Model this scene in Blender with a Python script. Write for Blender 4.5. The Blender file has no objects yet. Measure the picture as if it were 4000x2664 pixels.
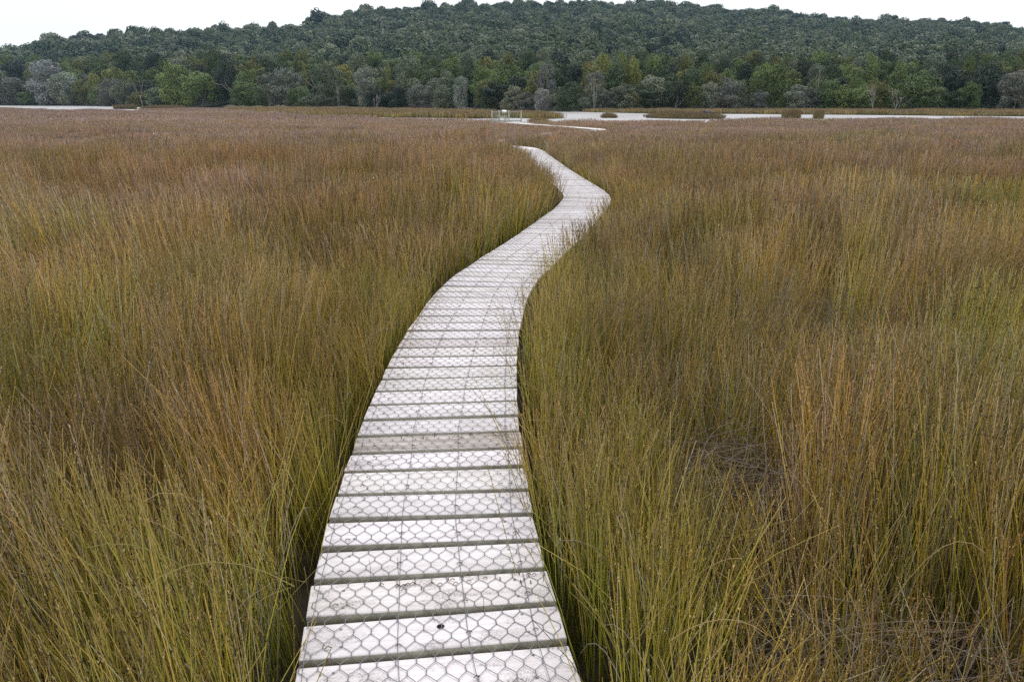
import bpy, math, random
import numpy as np
from mathutils import Vector, Euler, Quaternion, Matrix

SEED = 7
random.seed(SEED)
RNG = np.random.default_rng(SEED)
scene = bpy.context.scene
COL = scene.collection

# ------------------------------------------------------------------ camera
F_PX, CX, CY, EYE, HORIZON = 3021.0, 2000.0, 1332.0, 1.85, 398.0
PITCH = math.atan((CY - HORIZON) / F_PX)
cam_d = bpy.data.cameras.new('camera')
cam = bpy.data.objects.new('camera', cam_d)
COL.objects.link(cam)
cam.location = (0, 0, EYE)
cam.rotation_euler = (math.pi / 2 - PITCH, 0, 0)
cam_d.sensor_fit = 'HORIZONTAL'
cam_d.sensor_width = 36.0
cam_d.lens = 36.0 * F_PX / 4000.0
cam_d.clip_start = 0.05
cam_d.clip_end = 6000
scene.camera = cam

# ------------------------------------------------------------------ world, sun, exposure
SUN_EL, SUN_AZ = math.radians(58), math.radians(20)     # azimuth from +Y towards +X
world = bpy.data.worlds.new('World')
scene.world = world
world.use_nodes = True
wn, wl = world.node_tree.nodes, world.node_tree.links
wn.clear()
w_out = wn.new('ShaderNodeOutputWorld')
w_bg = wn.new('ShaderNodeBackground')
w_sky = wn.new('ShaderNodeTexSky')
w_sky.sky_type = 'NISHITA'
w_sky.sun_disc = False
w_sky.sun_elevation = SUN_EL
w_sky.sun_rotation = SUN_AZ
w_tc = wn.new('ShaderNodeTexCoord')
w_map = wn.new('ShaderNodeMapping')
w_map.inputs['Scale'].default_value = (1.6, 1.6, 5.0)
w_noise = wn.new('ShaderNodeTexNoise')
w_noise.inputs['Scale'].default_value = 1.3
w_noise.inputs['Detail'].default_value = 5
w_ramp = wn.new('ShaderNodeValToRGB')
w_ramp.color_ramp.elements[0].position = 0.3
w_ramp.color_ramp.elements[0].color = (0.90, 0.935, 0.97, 1)
w_ramp.color_ramp.elements[1].position = 0.62
w_ramp.color_ramp.elements[1].color = (1.0, 1.0, 1.0, 1)
w_mul = wn.new('ShaderNodeVectorMath')
w_mul.operation = 'SCALE'
w_mul.inputs['Scale'].default_value = 12.3
w_mix = wn.new('ShaderNodeMix')
w_mix.data_type = 'RGBA'
w_mix.inputs['Factor'].default_value = 0.92
wl.new(w_tc.outputs['Generated'], w_map.inputs['Vector'])
wl.new(w_map.outputs['Vector'], w_noise.inputs['Vector'])
wl.new(w_noise.outputs['Fac'], w_ramp.inputs['Fac'])
wl.new(w_ramp.outputs['Color'], w_mul.inputs[0])
wl.new(w_sky.outputs['Color'], w_mix.inputs['A'])
wl.new(w_mul.outputs['Vector'], w_mix.inputs['B'])
wl.new(w_mix.outputs['Result'], w_bg.inputs['Color'])
w_bg.inputs['Strength'].default_value = 0.1
wl.new(w_bg.outputs['Background'], w_out.inputs['Surface'])

sun_d = bpy.data.lights.new('sun', 'SUN')
sun_d.energy = 1.4
sun_d.angle = math.radians(14)
sun_d.color = (1.0, 0.96, 0.90)
sun = bpy.data.objects.new('sun', sun_d)
COL.objects.link(sun)
sdir = Vector((math.sin(SUN_AZ) * math.cos(SUN_EL), math.cos(SUN_AZ) * math.cos(SUN_EL), math.sin(SUN_EL)))
sun.rotation_euler = (-sdir).to_track_quat('-Z', 'Y').to_euler()
sun.location = (0, 0, 60)

scene.view_settings.view_transform = 'Standard'
scene.view_settings.look = 'None'
scene.view_settings.exposure = 0.0
scene.view_settings.gamma = 1.0
scene.render.engine = 'CYCLES'
scene.cycles.use_denoising = False
scene.cycles.denoiser = 'OPENIMAGEDENOISE'
scene.cycles.denoising_prefilter = 'ACCURATE'
scene.cycles.max_bounces = 6
scene.cycles.diffuse_bounces = 3
scene.cycles.glossy_bounces = 2
scene.cycles.transparent_max_bounces = 8
scene.cycles.use_adaptive_sampling = True
scene.cycles.adaptive_threshold = 0.01
scene.render.film_transparent = False


# ------------------------------------------------------------------ helpers
def ray(X, Y):
    u, v = (X - CX) / F_PX, (Y - CY) / F_PX
    return u, math.cos(PITCH) - v * math.sin(PITCH), -math.sin(PITCH) - v * math.cos(PITCH)


def on_plane(X, Y, z=0.0):
    """the point of a level plane seen at a place of the 4000 x 2664 survey photograph"""
    dx, dy, dz = ray(X, Y)
    t = (z - EYE) / dz
    return np.array([dx * t, dy * t])


def slope(X, Y):
    dx, dy, dz = ray(X, Y)
    return dx / dy, dz / dy


def tag(o, label=None, cat=None, group=None, kind=None):
    if label: o['label'] = label
    if cat: o['category'] = cat
    if group: o['group'] = group
    if kind: o['kind'] = kind
    return o


def empty(name, loc=(0, 0, 0), rz=0.0):
    o = bpy.data.objects.new(name, None)
    COL.objects.link(o)
    o.empty_display_size = 0.2
    o.location = loc
    o.rotation_euler = (0, 0, rz)
    return o


class Geo:
    def __init__(self):
        self.v, self.f, self.m, self.c, self.n = [], [], [], [], 0

    def add(self, V, F, mat=0, col=None):
        V = np.asarray(V, float).reshape(-1, 3)
        self.v.append(V)
        Fl = F if isinstance(F, list) else [F]
        for A in Fl:
            A = np.asarray(A, int)
            self.f.append(A + self.n)
            self.m.append(np.full(len(A), mat, int) if np.isscalar(mat) else np.asarray(mat))
        if col is None:
            col = np.ones((len(V), 3))
        col = np.asarray(col, float)
        if col.ndim == 1:
            col = np.tile(col, (len(V), 1))
        self.c.append(col)
        self.n += len(V)

    def box(self, c, s, mat=0, rz=0.0, col=None):
        hx, hy, hz = np.array(s) / 2
        V = np.array([[x, y, z] for z in (-hz, hz) for y in (-hy, hy) for x in (-hx, hx)])
        if rz:
            cs, sn = math.cos(rz), math.sin(rz)
            V[:, :2] = V[:, :2] @ np.array([[cs, sn], [-sn, cs]])
        F = [[0, 2, 3, 1], [4, 5, 7, 6], [0, 1, 5, 4], [1, 3, 7, 5], [3, 2, 6, 7], [2, 0, 4, 6]]
        self.add(V + np.array(c), np.array(F), mat, col)

    def tubes(self, P, R, sides=3, col=None, mat=0, cap=False):
        """P (n,K,3) paths, R (n,K) radii, col (n,K,3)"""
        P = np.asarray(P, float)
        n, K, _ = P.shape
        R = np.broadcast_to(np.asarray(R, float), (n, K))
        T = np.gradient(P, axis=1)
        T /= np.linalg.norm(T, axis=2, keepdims=True) + 1e-9
        ref = np.where(np.abs(T[:, :1, 2:3]) > 0.8, np.array([1.0, 0, 0]), np.array([0, 0, 1.0]))
        ref = np.broadcast_to(ref, T.shape)
        A = np.cross(T, ref)
        A /= np.linalg.norm(A, axis=2, keepdims=True) + 1e-9
        B = np.cross(T, A)
        ang = np.arange(sides) * 2 * math.pi / sides
        V = P[:, :, None, :] + R[:, :, None, None] * (np.cos(ang)[None, None, :, None] * A[:, :, None, :] + np.sin(ang)[None, None, :, None] * B[:, :, None, :])
        idx = np.arange(n * K * sides).reshape(n, K, sides)
        a = idx[:, :-1, :]
        b = np.roll(a, -1, axis=2)
        c = np.roll(idx[:, 1:, :], -1, axis=2)
        d = idx[:, 1:, :]
        F = [np.stack([a, b, c, d], -1).reshape(-1, 4)]
        if cap:
            F.append(idx[:, -1, :].reshape(n, sides))
        C = None if col is None else np.repeat(np.broadcast_to(np.asarray(col, float), (n, K, 3)).reshape(n * K, 3), sides, axis=0)
        self.add(V.reshape(-1, 3), F, mat, C)

    def mesh(self, name, mats, smooth=False):
        me = bpy.data.meshes.new(name)
        V = np.concatenate(self.v)
        me.vertices.add(len(V))
        me.vertices.foreach_set('co', V.ravel().astype(np.float32))
        loops = np.concatenate([A.ravel() for A in self.f])
        sizes = np.concatenate([np.full(len(A), A.shape[1]) for A in self.f])
        starts = np.concatenate([[0], np.cumsum(sizes)[:-1]])
        me.loops.add(len(loops))
        me.loops.foreach_set('vertex_index', loops.astype(np.int32))
        me.polygons.add(len(sizes))
        me.polygons.foreach_set('loop_start', starts.astype(np.int32))
        me.polygons.foreach_set('material_index', np.concatenate(self.m).astype(np.int32))
        if smooth:
            me.polygons.foreach_set('use_smooth', np.ones(len(sizes), bool))
        att = me.attributes.new('Col', 'FLOAT_COLOR', 'POINT')
        C = np.concatenate([np.concatenate(self.c), np.ones((len(V), 1))], 1)
        att.data.foreach_set('color', C.ravel().astype(np.float32))
        me.update(calc_edges=True)
        me.validate()
        for m in (mats if isinstance(mats, (list, tuple)) else [mats]):
            me.materials.append(m)
        return me

    def obj(self, name, mats, parent=None, loc=(0, 0, 0), smooth=False):
        return link(name, self.mesh(name, mats, smooth), parent, loc)


def link(name, me, parent=None, loc=(0, 0, 0)):
    o = bpy.data.objects.new(name, me)
    COL.objects.link(o)
    o.location = loc
    if parent: o.parent = parent
    return o


def vnoise(x, y, s, seed=0):
    """smooth value noise in numpy, about -1..1"""
    r = np.random.default_rng(1000 + seed).random((64, 64)) * 2 - 1
    x, y = np.asarray(x) / s + 17.3, np.asarray(y) / s + 5.1
    xi, yi = np.floor(x).astype(int), np.floor(y).astype(int)
    fx, fy = x - xi, y - yi
    fx, fy = fx * fx * (3 - 2 * fx), fy * fy * (3 - 2 * fy)
    g = lambda i, j: r[i % 64, j % 64]
    return (g(xi, yi) * (1 - fx) + g(xi + 1, yi) * fx) * (1 - fy) + (g(xi, yi + 1) * (1 - fx) + g(xi + 1, yi + 1) * fx) * fy


def inside(px, py, poly):
    res = np.zeros(len(px), bool)
    j = len(poly) - 1
    for i in range(len(poly)):
        xi, yi = poly[i]
        xj, yj = poly[j]
        if yi != yj:
            res ^= ((yi > py) != (yj > py)) & (px < (xj - xi) * (py - yi) / (yj - yi) + xi)
        j = i
    return res


class M:
    """small wrapper for node materials"""
    def __init__(self, name, rough=0.7, spec=0.3):
        self.m = bpy.data.materials.new(name)
        self.m.use_nodes = True
        self.nt = self.m.node_tree
        self.b = self.nt.nodes['Principled BSDF']
        self.b.inputs['Roughness'].default_value = rough
        self.b.inputs['Specular IOR Level'].default_value = spec

    def n(self, t, **k):
        x = self.nt.nodes.new(t)
        for a, v in k.items():
            if a in x.inputs: x.inputs[a].default_value = v
            else: setattr(x, a, v)
        return x

    def l(self, a, b): self.nt.links.new(a, b)

    def noise(self, vec, scale, detail=3, rough=0.55):
        t = self.n('ShaderNodeTexNoise')
        t.inputs['Scale'].default_value = scale
        t.inputs['Detail'].default_value = detail
        t.inputs['Roughness'].default_value = rough
        if vec is not None: self.l(vec, t.inputs['Vector'])
        return t.outputs['Fac']

    def ramp(self, fac, stops):
        r = self.n('ShaderNodeValToRGB')
        e = r.color_ramp.elements
        while len(e) < len(stops): e.new(0.5)
        for k, (p, c) in enumerate(stops):
            e[k].position = p
            e[k].color = (*c, 1) if len(c) == 3 else c
        self.l(fac, r.inputs['Fac'])
        return r.outputs['Color']

    def mix(self, a, b, fac, mode='MIX'):
        x = self.n('ShaderNodeMix')
        x.data_type = 'RGBA'
        x.blend_type = mode
        for s, v in (('A', a), ('B', b)):
            if isinstance(v, tuple): x.inputs[s].default_value = (*v, 1)
            else: self.l(v, x.inputs[s])
        if isinstance(fac, float): x.inputs['Factor'].default_value = fac
        else: self.l(fac, x.inputs['Factor'])
        return x.outputs['Result']

    def math(self, op, a, b=0.0):
        x = self.n('ShaderNodeMath', operation=op)
        for i, v in ((0, a), (1, b)):
            if isinstance(v, (int, float)): x.inputs[i].default_value = v
            else: self.l(v, x.inputs[i])
        return x.outputs[0]

    def mapping(self, vec, scale=(1, 1, 1), loc=None):
        x = self.n('ShaderNodeMapping')
        x.inputs['Scale'].default_value = scale
        self.l(vec, x.inputs['Vector'])
        if loc is not None: self.l(loc, x.inputs['Location'])
        return x.outputs['Vector']

    def base(self, c):
        if isinstance(c, tuple): self.b.inputs['Base Color'].default_value = (*c, 1)
        else: self.l(c, self.b.inputs['Base Color'])
        return self

    def bump(self, h, strength=0.3, dist=0.01):
        x = self.n('ShaderNodeBump')
        x.inputs['Strength'].default_value = strength
        x.inputs['Distance'].default_value = dist
        self.l(h, x.inputs['Height'])
        self.l(x.outputs['Normal'], self.b.inputs['Normal'])


# ------------------------------------------------------------------ materials
def mat_rush():
    m = M('rush', 0.55, 0.25)
    col = m.n('ShaderNodeAttribute', attribute_name='Col').outputs['Color']
    pos = m.n('ShaderNodeNewGeometry').outputs['Position']
    flat = m.mapping(pos, (1, 1, 0.15))
    n1 = m.noise(flat, 0.42, 3)
    n2 = m.noise(m.mapping(pos, (1, 1, 0.1)), 2.3, 2)
    t1 = m.ramp(n1, [(0.30, (0.98, 1.06, 0.72)), (0.46, (1.02, 0.98, 0.92)), (0.58, (1.05, 0.98, 0.95)), (0.72, (0.92, 0.90, 1.02))])
    t2 = m.ramp(n2, [(0.30, (0.74, 0.80, 0.66)), (0.5, (1, 1, 1)), (0.70, (1.16, 1.06, 1.0))])
    c = m.mix(col, t1, 1.0, 'MULTIPLY')
    c = m.mix(c, t2, 0.8, 'MULTIPLY')
    tint = m.n('ShaderNodeAttribute', attribute_name='tint', attribute_type='INSTANCER').outputs['Color']
    c = m.mix(c, tint, 1.0, 'MULTIPLY')
    oi = m.n('ShaderNodeObjectInfo').outputs['Random']
    t3 = m.ramp(oi, [(0.0, (0.82, 0.88, 0.76)), (0.5, (1, 1, 1)), (1.0, (1.18, 1.04, 0.95))])
    c = m.mix(c, t3, 0.8, 'MULTIPLY')
    m.base(c)
    return m.m


def mat_leaf(name, by_random):
    m = M(name, 0.6, 0.25)
    col = m.n('ShaderNodeAttribute', attribute_name='Col').outputs['Color']
    oi = m.n('ShaderNodeObjectInfo')
    if by_random:
        pos = m.n('ShaderNodeNewGeometry').outputs['Position']
        big = m.noise(pos, 0.012, 2)
        r = m.math('ADD', m.math('MULTIPLY', oi.outputs['Random'], 0.85), m.math('MULTIPLY', m.math('SUBTRACT', big, 0.5), 0.9))
        base = m.ramp(r, [(0.0, (0.022, 0.040, 0.026)), (0.22, (0.042, 0.068, 0.034)), (0.42, (0.072, 0.106, 0.044)),
                          (0.60, (0.092, 0.118, 0.058)), (0.76, (0.098, 0.116, 0.080)), (0.87, (0.14, 0.165, 0.10)), (0.98, (0.23, 0.25, 0.165))])
    else:
        base = oi.outputs['Color']
    m.base(m.mix(base, col, 1.0, 'MULTIPLY'))
    return m.m


def mat_simple(name, c, rough=0.8, nscale=8.0, var=0.25, spec=0.2):
    m = M(name, rough, spec)
    tc = m.n('ShaderNodeTexCoord').outputs['Object']
    n = m.noise(tc, nscale, 4)
    lo, hi = tuple(x * (1 - var) for x in c), tuple(min(1, x * (1 + var)) for x in c)
    m.base(m.ramp(n, [(0.3, lo), (0.7, hi)]))
    return m.m


def mat_col(name, rough=0.7, spec=0.2):
    m = M(name, rough, spec)
    m.base(m.n('ShaderNodeAttribute', attribute_name='Col').outputs['Color'])
    return m.m


def mat_plank():
    m = M('weathered_plank', 0.75, 0.2)
    tc = m.n('ShaderNodeTexCoord').outputs['Object']
    oi = m.n('ShaderNodeObjectInfo')
    off = m.n('ShaderNodeCombineXYZ')
    m.l(m.math('MULTIPLY', oi.outputs['Random'], 37.0), off.inputs['X'])
    m.l(m.math('MULTIPLY', oi.outputs['Random'], 91.0), off.inputs['Y'])
    o = off.outputs['Vector']
    wob = m.noise(m.mapping(tc, (3, 6, 3), o), 1.0, 2)
    add = m.n('ShaderNodeVectorMath', operation='ADD')
    scl = m.n('ShaderNodeCombineXYZ')
    m.l(m.math('MULTIPLY', wob, 0.05), scl.inputs['Y'])
    m.l(tc, add.inputs[0]); m.l(scl.outputs['Vector'], add.inputs[1])
    v = add.outputs['Vector']
    g1 = m.noise(m.mapping(v, (2.5, 70, 20), o), 1.0, 5, 0.65)
    g2 = m.noise(m.mapping(v, (6, 260, 40), o), 1.0, 2)
    pat = m.noise(m.mapping(tc, (4, 9, 4), o), 1.0, 3)
    stain = m.noise(m.mapping(tc, (6, 14, 6), o), 1.0, 5, 0.7)
    fine = m.noise(tc, 160.0, 2)
    c = m.ramp(g1, [(0.26, (0.64, 0.61, 0.605)), (0.42, (0.82, 0.80, 0.815)), (0.66, (0.915, 0.905, 0.935))])
    c = m.mix(c, m.ramp(g2, [(0.30, (0.82, 0.80, 0.78)), (0.48, (1, 1, 1))]), 0.7, 'MULTIPLY')
    c = m.mix(c, m.ramp(pat, [(0.35, (1.0, 0.985, 0.99)), (0.52, (0.95, 0.925, 0.925)), (0.68, (0.86, 0.825, 0.81))]), 0.9, 'MULTIPLY')
    # dark lichen and dirt, strength per plank from the object colour's alpha
    s = m.ramp(stain, [(0.50, (0, 0, 0)), (0.64, (1, 1, 1))])
    s2 = m.math('MULTIPLY', s, m.ramp(fine, [(0.42, (0.1, 0.1, 0.1)), (0.60, (1, 1, 1))]))
    s3 = m.math('MULTIPLY', s2, oi.outputs['Alpha'])
    c = m.mix(c, (0.16, 0.14, 0.125), s3)
    # knots
    vor = m.n('ShaderNodeTexVoronoi')
    vor.inputs['Scale'].default_value = 1.0
    m.l(m.mapping(v, (3.2, 8.5, 3.0), o), vor.inputs['Vector'])
    k = m.ramp(vor.outputs['Distance'], [(0.05, (1, 1, 1)), (0.085, (0.2, 0.2, 0.2)), (0.13, (0, 0, 0))])
    c = m.mix(c, (0.36, 0.25, 0.19), m.math('MULTIPLY', k, 0.6))
    c = m.mix(c, oi.outputs['Color'], 1.0, 'MULTIPLY')
    old = m.math('MULTIPLY', m.math('SUBTRACT', oi.outputs['Alpha'], 0.8), 5.0)
    m.nt.nodes[-1].use_clamp = True
    streak = m.ramp(m.noise(m.mapping(v, (1.3, 26, 8), o), 1.0, 4), [(0.40, (1, 1, 1)), (0.62, (0.15, 0.15, 0.15))])
    c = m.mix(c, (0.27, 0.235, 0.205), m.math('MULTIPLY', m.math('MULTIPLY', old, streak), 0.75))
    m.base(c)
    m.bump(m.math('ADD', g1, m.math('MULTIPLY', g2, 0.5)), 0.35, 0.004)
    return m.m


MAT_RUSH = mat_rush()
MAT_LEAF = mat_leaf('tree_leaves', False)
MAT_FOREST = mat_leaf('forest_leaves', True)
MAT_PLANK = mat_plank()
MAT_BARK = mat_simple('pale_bark', (0.20, 0.185, 0.16), 0.9, 6)
MAT_DEAD = mat_simple('dead_wood', (0.42, 0.40, 0.37), 0.9, 8)
MAT_TWIG = mat_simple('grey_twigs', (0.17, 0.155, 0.155), 0.9, 8)
MAT_STEMS = mat_col('loose_stems')
MAT_TIMBER = mat_simple('treated_timber', (0.30, 0.30, 0.22), 0.85, 12)
MAT_TIMBER_PALE = mat_simple('pale_treated_timber', (0.42, 0.43, 0.34), 0.85, 20)
MAT_EDGE = mat_simple('plank_edge', (0.44, 0.42, 0.345), 0.85, 14, 0.3)
MAT_NAIL = mat_simple('nail_steel', (0.20, 0.20, 0.21), 0.5, 50, 0.3, 0.4)
MAT_HOLE = mat_simple('knot_hole', (0.012, 0.010, 0.010), 0.9, 50)
MAT_RUST = mat_simple('rusty_staple', (0.13, 0.06, 0.035), 0.8, 60)
MAT_STEEL = mat_simple('galvanised_rail', (0.19, 0.25, 0.25), 0.45, 30, 0.15, 0.5)
MAT_SIGN = mat_simple('white_panel', (0.88, 0.88, 0.88), 0.4, 20, 0.02, 0.4)
MAT_FEATHER = mat_simple('white_feathers', (0.80, 0.79, 0.77), 0.7, 30, 0.08)
MAT_PEAT = mat_simple('peat', (0.040, 0.033, 0.026), 0.95, 3.0, 0.5)
MAT_HILL = mat_simple('hill_floor', (0.022, 0.026, 0.018), 0.95, 0.05, 0.4)
m_ = M('galvanised_wire', 0.42, 0.5)
m_.base((0.23, 0.24, 0.27)); m_.b.inputs['Metallic'].default_value = 0.55
MAT_WIRE = m_.m
m_ = M('tidal_mud', 0.45, 0.35)
pos_ = m_.n('ShaderNodeNewGeometry').outputs['Position']
na_ = m_.noise(m_.mapping(pos_, (0.03, 0.12, 1)), 1.0, 4)
nb_ = m_.noise(m_.mapping(pos_, (0.25, 0.9, 1)), 1.0, 3)
c_ = m_.ramp(na_, [(0.34, (0.25, 0.24, 0.24)), (0.48, (0.43, 0.425, 0.445)), (0.56, (0.40, 0.395, 0.41)), (0.64, (0.22, 0.205, 0.19))])
c_ = m_.mix(c_, m_.ramp(nb_, [(0.35, (0.82, 0.80, 0.78)), (0.55, (1, 1, 1))]), 0.8, 'MULTIPLY')
m_.base(c_)
m_.bump(nb_, 0.4, 0.05)
MAT_MUD = m_.m

# ------------------------------------------------------------------ large structure: water, marsh ground, hill
g = Geo()
g.add([[-1900, -60, -0.03], [1900, -60, -0.03], [1900, 1700, -0.03], [-1900, 1700, -0.03]], np.array([[0, 1, 2, 3]]))
tag(g.obj('tidal_water', MAT_MUD), 'pale shallow tidal water and wet mud beyond the rushes', 'water', kind='structure')

TOP = 0.40
FAR_EDGE = [(-900, 420), (-300, 420), (0, 421), (178, 430), (380, 429), (535, 434), (600, 424), (740, 423), (900, 424.5), (940, 434), (1100, 443), (1290, 455), (1500, 458.5),
            (1700, 462), (1800, 465), (1915, 470), (1960, 477), (2040, 478), (2150, 478), (2165, 475), (2250, 472), (2400, 469), (2700, 468), (3000, 466),
            (3200, 464.5), (3400, 463), (3700, 462), (4000, 461), (4500, 460), (5200, 460)]
MAIN = [tuple(on_plane(X, Y, TOP)) for X, Y in FAR_EDGE] + [(70, 20), (30, -8), (-30, -8), (-120, 40)]
STRIP = [tuple(on_plane(X, Y, 0)) for X, Y in [(905, 437), (1150, 447), (1310, 457), (1500, 459), (1700, 460.5), (1860, 464), (1902, 463), (1912, 460.5), (2070, 461), (2120, 465),
                                               (2158, 464), (2160, 458), (2120, 455), (2000, 451), (1860, 446), (1600, 437), (1300, 431), (905, 427)]]
ISLANDS = {
    'small': [(2064, 478.5), (2140, 478.5), (2138, 473), (2068, 473)],
    'mid': [(2352, 461.5), (2406, 461.5), (2400, 457), (2358, 457)],
    'right': [(2522, 461), (2600, 464), (2720, 465.5), (2824, 466), (2823, 459), (2760, 453), (2640, 449), (2530, 455)],
    'tuft': [(3056, 463.5), (3122, 463.5), (3118, 456), (3062, 456)],
    'stub': [(3181, 465), (3213, 465), (3210, 460), (3184, 460)],
    'shore': [(2300, 438), (2500, 443.5), (2700, 444.5), (3000, 446.5), (3300, 448.5), (3420, 450), (3700, 453), (4100, 456), (4700, 458), (4700, 443), (3700, 440), (3000, 436.5), (2500, 436), (2300, 436)],
    'left': [(452, 427), (527, 427.5), (525, 425), (456, 425)],
    'leftbank': [(565, 433), (640, 434), (720, 431), (700, 424.5), (600, 424.5)],
}
ISL = {k: [tuple(on_plane(X, Y, 0)) for X, Y in v] for k, v in ISLANDS.items()}


def slab(name, poly, z, mat, depth=0.3):
    n = len(poly)
    V = [(x, y, z) for x, y in poly] + [(x, y, z - depth) for x, y in poly]
    me = bpy.data.meshes.new(name)
    faces = [list(range(n))] + [[i, i + n, (i + 1) % n + n, (i + 1) % n] for i in range(n)]
    me.from_pydata(V, [], faces)
    me.update()
    me.materials.append(mat)
    return link(name, me)


tag(slab('marsh_ground', MAIN, 0.0, MAT_PEAT), 'dark peaty ground under the rushes', 'ground', kind='structure')
tag(slab('marsh_bank', STRIP, 0.006, MAT_PEAT), 'low peat bank across the water inlet', 'bank', kind='structure')
for k, poly in ISL.items():
    tag(slab('marsh_islet', poly, 0.004, MAT_PEAT), 'low peat islet in the tidal water', 'islet', kind='structure')

# hill: heights follow the skyline and the shore seen from the boardwalk, laid out on real ground distances
SKY = [(-700, 330), (-300, 262), (0, 206), (80, 182), (170, 158), (205, 143), (400, 132), (560, 114), (700, 112), (850, 114), (1000, 106), (1120, 100), (1190, 86), (1260, 62), (1420, 34), (1560, 26),
       (1700, 20), (1830, 12), (2000, 8), (2200, 4), (2350, 6), (2480, 8), (2620, 12), (2800, 26), (2990, 32), (3120, 48), (3200, 60), (3350, 72), (3560, 76), (3700, 74), (3820, 82), (3920, 92), (4000, 98), (4400, 112), (4900, 130)]
BASE = [(-900, 412), (0, 413), (300, 414.5), (620, 420), (1000, 423.5), (1300, 425), (1600, 427.5), (1900, 432), (2150, 437), (2400, 437.5), (2600, 436), (3000, 436.5), (3300, 438.5), (3700, 440), (4000, 441), (4900, 442)]
_sr = np.array([slope(X, Y)[0] for X, Y in SKY]); _ss = np.array([slope(X, Y)[1] for X, Y in SKY])
_bp = [on_plane(X, Y, 0) for X, Y in BASE]
_br = np.array([p[0] / p[1] for p in _bp]); _by = np.array([p[1] for p in _bp])
CREST_TREE = 9.0


def shore_y(r): return np.interp(r, _br, _by)


def crest_y(r): return 880 + 90 * np.sin(np.asarray(r) * 4.0 + 0.6)


def hill_z(r, y):
    r, y = np.asarray(r, float), np.asarray(y, float)
    yb, yk = shore_y(r), crest_y(r)
    zk = np.interp(r, _sr, _ss) * yk + EYE - CREST_TREE
    t = np.clip((y - yb) / (yk - yb), 0, None)
    up = np.clip(t, 0, 1) ** 1.25
    bumps = (vnoise(r * y, y, 85, 3) * 5 + vnoise(r * y, y, 190, 4) * 8) * 0.55 * np.clip(t * 3.0, 0, 1) * np.clip((0.92 - t) * 2.2, 0, 1)
    return np.where(t <= 1, zk * up + bumps, zk - (t - 1) * 120)


rs = np.linspace(-0.95, 0.95, 150)
ts = np.concatenate([np.linspace(0, 1, 70), [1.05, 1.15, 1.4]])
RR, TT = np.meshgrid(rs, ts)
YY = shore_y(RR) + TT * (crest_y(RR) - shore_y(RR))
ZZ = hill_z(RR, YY) + np.where(TT == 0, -0.3, 0.02)
g = Geo()
nr, nt_ = len(rs), len(ts)
idx = np.arange(nr * nt_).reshape(nt_, nr)
g.add(np.stack([RR * YY, YY, ZZ], -1), np.stack([idx[:-1, :-1], idx[:-1, 1:], idx[1:, 1:], idx[1:, :-1]], -1).reshape(-1, 4))
tag(g.obj('hill', MAT_HILL, smooth=True), 'forested hill rising behind the marsh', 'hill', kind='structure')


# ------------------------------------------------------------------ scatter helper
def scatter(name, P, idx, rot, scl, protos, mat, tint=None):
    """one object whose points carry copies of the proto meshes"""
    pc = bpy.data.collections.new(name + '_kinds')
    for k, me in enumerate(protos):
        pc.objects.link(bpy.data.objects.new('%s_kind_%02d' % (name, k), me))
    me = bpy.data.meshes.new(name)
    me.vertices.add(len(P))
    me.vertices.foreach_set('co', np.asarray(P, np.float32).ravel())
    for nm, typ, arr in (('pick', 'INT', idx), ('turn', 'FLOAT_VECTOR', rot), ('size', 'FLOAT_VECTOR', scl)):
        a = me.attributes.new(nm, typ, 'POINT')
        a.data.foreach_set('value' if typ == 'INT' else 'vector', np.asarray(arr, np.int32 if typ == 'INT' else np.float32).ravel())
    if tint is not None:
        a = me.attributes.new('tint', 'FLOAT_COLOR', 'POINT')
        a.data.foreach_set('color', np.concatenate([tint, np.ones((len(tint), 1))], 1).astype(np.float32).ravel())
    me.materials.append(mat)
    o = link(name, me)
    ng = bpy.data.node_groups.new(name + '_scatter', 'GeometryNodeTree')
    ng.interface.new_socket('Geometry', in_out='INPUT', socket_type='NodeSocketGeometry')
    ng.interface.new_socket('Geometry', in_out='OUTPUT', socket_type='NodeSocketGeometry')
    N, L = ng.nodes, ng.links
    gi, go = N.new('NodeGroupInput'), N.new('NodeGroupOutput')
    iop = N.new('GeometryNodeInstanceOnPoints')
    ci = N.new('GeometryNodeCollectionInfo')
    ci.inputs['Collection'].default_value = pc
    ci.inputs['Separate Children'].default_value = True
    ci.inputs['Reset Children'].default_value = True
    na = []
    for nm, typ in (('pick', 'INT'), ('turn', 'FLOAT_VECTOR'), ('size', 'FLOAT_VECTOR')):
        x = N.new('GeometryNodeInputNamedAttribute')
        x.data_type = typ
        x.inputs['Name'].default_value = nm
        na.append(x)
    e2r = N.new('FunctionNodeEulerToRotation')
    iop.inputs['Pick Instance'].default_value = True
    L.new(gi.outputs[0], iop.inputs['Points'])
    L.new(ci.outputs[0], iop.inputs['Instance'])
    L.new(na[0].outputs['Attribute'], iop.inputs['Instance Index'])
    L.new(na[1].outputs['Attribute'], e2r.inputs[0])
    L.new(e2r.outputs[0], iop.inputs['Rotation'])
    L.new(na[2].outputs['Attribute'], iop.inputs['Scale'])
    L.new(iop.outputs[0], go.inputs[0])
    md = o.modifiers.new('scatter', 'NODES')
    md.node_group = ng
    return o


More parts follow.
